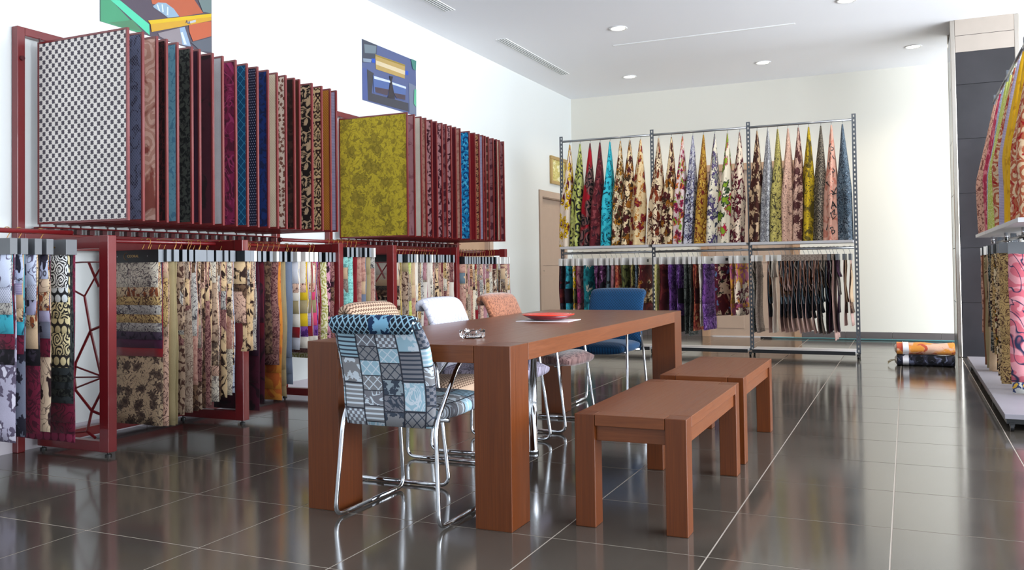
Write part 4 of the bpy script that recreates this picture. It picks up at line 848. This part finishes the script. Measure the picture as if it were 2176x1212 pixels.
for i, (f_, t_) in enumerate(RC):
    y = 9.52 - i * .29
    if min(abs(y - p) for p in PY) < .03: y += .04
    cone_cloth((XK, y), 0, f_, '%s hanging on the right-hand rack, %s from the pillar end' % (t_, ORD[i]), 'printed cloths on the right-hand rack',
               .155, .10, 2.575, 1.318, folds=4 + i % 3, phase=i * 1.1 + 2)
RB = [(9.45, 'peach_print', .36, .33, 'header_white'), (9.30, 'mocha', .36, .30, 'header_grey'), (9.12, 'autumn_dark', .37, .30, 'header_grey'), (8.75, 'chestnut', .12, .40, 'header_black'), (8.58, 'khaki', .11, .40, 'header_white'), (8.30, 'sand', .12, .40, 'header_white'),
      (8.15, 'black_green', .30, .40, 'header_black'), (8.0, 'leopard', .30, .40, 'header_black'), (7.85, 'gold_line', .30, .40, 'header_grey'), (7.65, 'autumn', .20, .40, 'header_black'), (7.5, 'damask_small', .17, .40, 'header_black'), (7.38, 'gold_line', .15, .40, 'header_grey'), (7.12, 'gold_line', .16, .42, 'header_grey')]
for i, (y, f_, zb, w_, h_) in enumerate(RB):
    book((XK, y), w_, 1.18, rb([f_, 'mocha', 'damask_small', f_], 4, 1.18, zb, f_), h_, '%s hanging book under the right-hand shelf, %s from the pillar end' % (nm(f_), ORD[i]), 'sample books on the right-hand rack', 1.235, wav=.008, rz=rnd.uniform(-.04, .04), hook='rail_metal')
book((.86, 6.92), .42, 1.18, [(.20, 'pink_wave'), (.12, 'blue_bloom')], 'header_grey', 'large pink swirl cloth over blue flowers, nearest book on the right-hand rack', 'sample books on the right-hand rack', 1.235, wav=.006, hook='rail_metal', logo='rivet', hh=.085)
cb = empty('carton', (.70, 8.45, .105), 0, 'tall white-faced carton standing on the base shelf of the right-hand rack', 'box', None)
MB().box(-.05, .05, -.06, .06, 0, .20).build('box_body', MAT['carton'], cb, bevel=.002); MB().box(-.035, .049, -.0612, -.0602, .01, .19).build('white_label', MAT['paper'], cb)

# ---------------------------------------------------------------- table and benches
def parsons(name, x0, x1, y0, y1, h, top, lx, ly, label, cat, rails=None, split=False):
    d = empty(name, ((x0 + x1) / 2, (y0 + y1) / 2, 0), 0, label, cat); cx, cy = (x0 + x1) / 2, (y0 + y1) / 2; X0, X1, Y0, Y1 = x0 - cx, x1 - cx, y0 - cy, y1 - cy
    # the top fits between the leg columns at the ends, with a hairline joint
    m = MB(); e = .0015
    m.box(X0, X1, Y0 + ly + e, Y1 - ly - e, h - top, h); m.box(X0 + lx + e, X1 - lx - e, Y0, Y0 + ly + e, h - top, h); m.box(X0 + lx + e, X1 - lx - e, Y1 - ly - e, Y1, h - top, h)
    t = m.build('tabletop' if cat == 'table' else 'seat', None or MAT['wood_long'], d, bevel=.002)
    for uvd in [t.data.uv_layers[0].data]:
        for poly in t.data.polygons:
            for li in poly.loop_indices:
                u = uvd[li].uv
                if abs(poly.normal.z) > .5 or abs(poly.normal.x) > .5: co = t.data.vertices[t.data.loops[li].vertex_index].co; uvd[li].uv = (co.y, co.x + co.z)
    for a in (0, 1):
        for b in (0, 1):
            xa = X0 if a == 0 else X1 - lx; ya = Y0 if b == 0 else Y1 - ly
            MB().box(xa, xa + lx, ya, ya + ly, 0, h, uo=(a * .3 + b * .7, 0)).build('leg', MAT['wood_tall'], d, bevel=.003)
    if rails:
        z0, z1, ins = rails
        for (a, b, c_, e_) in ((X0 + lx, X1 - lx, Y0 + ins, Y0 + ins + .03), (X0 + lx, X1 - lx, Y1 - ins - .03, Y1 - ins), (X0 + .012, X0 + .045, Y0 + ly, Y1 - ly), (X1 - .045, X1 - .012, Y0 + ly, Y1 - ly)):
            MB().box(a, b, c_, e_, z0, z1).build('apron', MAT['wood_long'], d, bevel=.002)
    return d
tb = parsons('table', -2.43, -1.443, 3.10, 5.93, .734, .072, .162, .18, 'long dark walnut table with thick block legs, centre of the showroom', 'table')
MB().lathe([(0, 0), (.034, 0), (.034, .02), (.029, .022), (.029, .66), (.05, .662)], (-1.955 + 1.9365, 4.49 - 4.515, 0), 20).build('centre_leg', MAT['chrome'], tb, True)
parsons('bench', -1.245, -.787, 3.285, 4.42, .452, .045, .085, .09, 'nearer low walnut bench with block legs, in front of the table', 'bench', (.345, .407, .022))
parsons('bench', -1.245, -.795, 4.605, 5.625, .452, .045, .085, .09, 'farther low walnut bench, partly hidden behind the nearer one', 'bench', (.345, .407, .022))
# things on the table
ZT = .734
p = empty('plate', (-1.935, 4.70, ZT + .0035), 0, 'shallow glossy orange-red plate on a white napkin on the table', 'plate')
MB().lathe([(0, .0), (.07, 0), (.10, .006), (.152, .030), (.156, .033), (.152, .035), (.10, .014), (.07, .009), (0, .008)], n=40).build('dish', MAT['orange_plate'], p, True)
MB().lathe([(.071, -.0005), (.101, .005), (.150, .0285), (.1035, .0065), (.071, -.0002)], n=40).build('dark_underside', MAT['plate_under'], p, True)
o = MB().box(-.155, .165, -.12, .12, 0, .0025).build('napkin', MAT['paper'], None); o.location = (-1.93, 4.68, ZT); o.rotation_euler = (0, 0, .05)
tag(o, 'flat white paper napkin under the orange plate', 'napkin')
a = empty('ashtray', (-1.79, 3.45, ZT), 0, 'small clear crystal ashtray near the front edge of the table', 'ashtray')
m = MB(); n = 32
prof = [(.0, 0), (.050, 0), (.056, .006), (.058, .034), (.050, .038), (.042, .034), (.038, .012), (0, .010)]
m.lathe(prof, n=n)
for k, v in enumerate(m.v):
    th = math.atan2(v[1], v[0]); r = math.hypot(v[0], v[1])
    if r > .01 and v[2] < .037: f_ = 1 + .05 * math.cos(8 * th); m.v[k] = (v[0] * f_, v[1] * f_, v[2])
    if v[2] > .033 and math.cos(4 * th) > .7: m.v[k] = (m.v[k][0], m.v[k][1], v[2] - .008)
m.build('bowl', MAT['crystal'], a, False)

# ---------------------------------------------------------------- chairs
def pad(path, width, thick, cap=.022, uo=0, crown=0):
    """an upholstered pad swept along a side profile (points are (y, z)), rounded cross-section and ends"""
    P = [Vector((0, y, z)) for y, z in path]; P = fillet(P, .05, 5); 
    Q = [P[0]]; 
    for q in P[1:]:
        if (q - Q[-1]).length > .012:
            k = max(1, int((q - Q[-1]).length / .04)); s0 = Q[-1]
            for i in range(1, k + 1): Q.append(s0.lerp(q, i / k))
    N = len(Q); m = MB(); V = []; U = []; L = 0; n = 28
    for i, q in enumerate(Q):
        t = (Q[min(i + 1, N - 1)] - Q[max(i - 1, 0)]).normalized(); nrm = Vector((0, -t.z, t.y))
        if i: L += (q - Q[i - 1]).length
        e = min(i, N - 1 - i); sh = [.55, .86, .97][e] if e < 3 else 1
        sw = [.94, .985, 1][e] if e < 3 else 1
        for k in range(n):
            a_ = 2 * PI * k / n; c_, s_ = math.cos(a_), math.sin(a_); p_ = 5
            x = (abs(c_) ** (2 / p_)) * (1 if c_ >= 0 else -1); y = (abs(s_) ** (2 / 3.2)) * (1 if s_ >= 0 else -1)
            cr = crown * (1 - x * x)
            w = Vector((x * width / 2 * sw, 0, 0)) + nrm * (y * (thick / 2 * sh + cr)) + q
            V.append(w); U.append((x * width / 2 + (thick if s_ < 0 else 0) * 0 + uo, L))
    F = []
    for i in range(N - 1):
        for k in range(n): k2 = (k + 1) % n; F.append((i * n + k, (i + 1) * n + k, (i + 1) * n + k2, i * n + k2))
    F.append(tuple(range(n))); F.append(tuple((N - 1) * n + k for k in reversed(range(n))))
    m.add(V, F, lambda k: U[k]); return m
def chair(loc, rz, back, seat, label, roll=None, side=None):
    """local frame: faces +Y, origin on the floor under the seat centre"""
    d = empty('chair', (loc[0], loc[1], 0), rz, label, 'chair', None); W = .50
    for sx in (-1, 1):
        x = sx * W / 2
        pth = fillet([(x, 0, .012), (x, -.262, .012), (x * .9, -.235, .42), (x * .94, -.05, .655), (x * .94, .12, .668), (x * .93, .20, .60), (x, .278, .012), (x, .001, .012)], .055, 6)
        MB().tube(pth, .0095, 10).build('side_frame', MAT['chrome'], d, True)
        MB().tube([(x * .94, -.04, .668), (x * .94, .0, .682), (x * .94, .08, .686), (x * .94, .13, .678)], [.012, .019, .019, .012], 10).build('arm_pad', MAT['black_plastic'], d, True)
    for y in (-.13, .20): MB().tube([(-W * .455, y, .418), (W * .455, y, .418)], .010, 8).build('seat_rail', MAT['chrome'], d, True)
    for sx in (-1, 1): MB().tube([(sx * .16, -.13, .425), (sx * .16, -.19, .43), (sx * .16, -.225, .52), (sx * .16, -.26, .70)], .008, 8).build('back_support', MAT['chrome'], d, True)
    pad([(-.20, .452), (.0, .445), (.20, .455), (.29, .440)], .45, .075, crown=.008).build('seat', MAT[seat], d, True)
    bp = pad([(-.225, .40), (-.225, .55), (-.265, .72), (-.32, .83)] if roll else [(-.225, .40), (-.225, .55), (-.262, .72), (-.315, .832), (-.345, .850), (-.368, .836), (-.375, .80)], .44, .055, crown=.004, uo=.3).build('backrest', MAT[back], d, True)
    if roll:
        rp = pad([(-.305, .848), (-.345, .850), (-.365, .825), (-.350, .790)], .405, .034).build('back_roll', MAT[roll], bp, True)
        rp['label'] = 'dark blue patterned rolled top'
    return d
chair((-1.97, 3.27), 0, 'patchwork', 'patchwork', 'chrome chair in blue and grey patchwork, seen from behind at the near table end', roll='patch_roll')
chair((-2.29, 3.87), -PI / 2, 'herringbone', 'herringbone', 'chrome chair with brown and cream herringbone cover, left side of the table')
chair((-2.25, 4.56), -PI / 2, 'white_quilt', 'pale_side', 'chrome chair with white quilted back, between the herringbone and copper ones')
chair((-2.24, 5.32), -PI / 2 - .04, 'copper_fur', 'mauve_fur', 'chrome chair with copper-brown back and mauve plush seat')
chair((-2.09, 6.20), PI, 'blue_ridge', 'blue_ridge', 'chrome chair in bright blue ribbed velvet at the far table end')

# ---------------------------------------------------------------- fabric rolls on the floor
def roll(loc, L, ry, rz_, mat, label, seed):
    d = empty('fabric_roll', loc, seed * .02, label, 'fabric roll', 'fabric rolls on the floor'); n = 30; N = 14; m = MB(); V = []
    for j in range(N + 1):
        for k in range(n + 1):
            a_ = 2 * PI * k / n; f_ = 1 + .05 * math.sin(3 * a_ + j * .5 + seed) + .06 * math.sin(j * .9 + seed) * max(0, math.sin(a_))
            V.append((-L / 2 + L * j / N, ry * math.cos(a_) * f_, rz_ + rz_ * math.sin(a_) * (f_ if math.sin(a_) > 0 else 1)))
    F = [(j * (n + 1) + k, (j + 1) * (n + 1) + k, (j + 1) * (n + 1) + k + 1, j * (n + 1) + k + 1) for j in range(N) for k in range(n)]
    F.append(tuple(range(n))); F.append(tuple(N * (n + 1) + k for k in reversed(range(n))))
    m.add(V, F, lambda q: (V[q][0], (q % (n + 1)) / n * 2 * PI * rz_ + seed)); m.build('cloth', MAT[mat], d, False)
    b = MB(); bx = -L / 2 + .055
    ring = [[(bx + q, (ry * 1.055) * math.cos(2 * PI * k / 24), rz_ + rz_ * (1.07 if math.sin(2 * PI * k / 24) > 0 else 1.0) * math.sin(2 * PI * k / 24)) for k in range(24)] for q in (0, .055)]
    V2 = ring[0] + ring[1]; b.add(V2, [(k, (k + 1) % 24, 24 + (k + 1) % 24, 24 + k) for k in range(24)], lambda q: (V2[q][0], V2[q][2])); b.build('paper_band', MAT['paper'], d, True)
    s_ = MB()
    for q in (0, .6, 1.0, 1.5): s_.tube([(-L / 2 - .004 - .002 * k, ry * (1 - k * .08) * math.cos(q * PI + k * .5) * .8, rz_ + rz_ * .8 * (1 - k * .08) * math.sin(q * PI + k * .5)) for k in range(8)], .004, 5)
    s_.build('rolled_layer', MAT['stone'], d)
    return d
roll((.15, 9.66, 0), .53, .125, .055, 'roll_black', 'black and grey roll of cloth lying on the floor under the orange one', 1)
roll((.15, 9.65, .112), .53, .12, .06, 'roll_orange', 'orange and peach roll of cloth lying on top of the black roll', 2)
t = MB()
for k in range(9):
    a_ = k * .7; t.tube([(-.12, 9.62 + .01 * math.sin(a_), .06), (-.16 - .01 * k % .03, 9.60 + .02 * math.sin(a_), .05 + .01 * math.cos(a_)), (-.20, 9.59 + .03 * math.sin(a_ * 2), .012 + .004 * k)], .0015, 4)
o = t.build('loose_string', MAT['khaki'], None); tag(o, 'tuft of pale string at the left end of the two rolls', 'string')
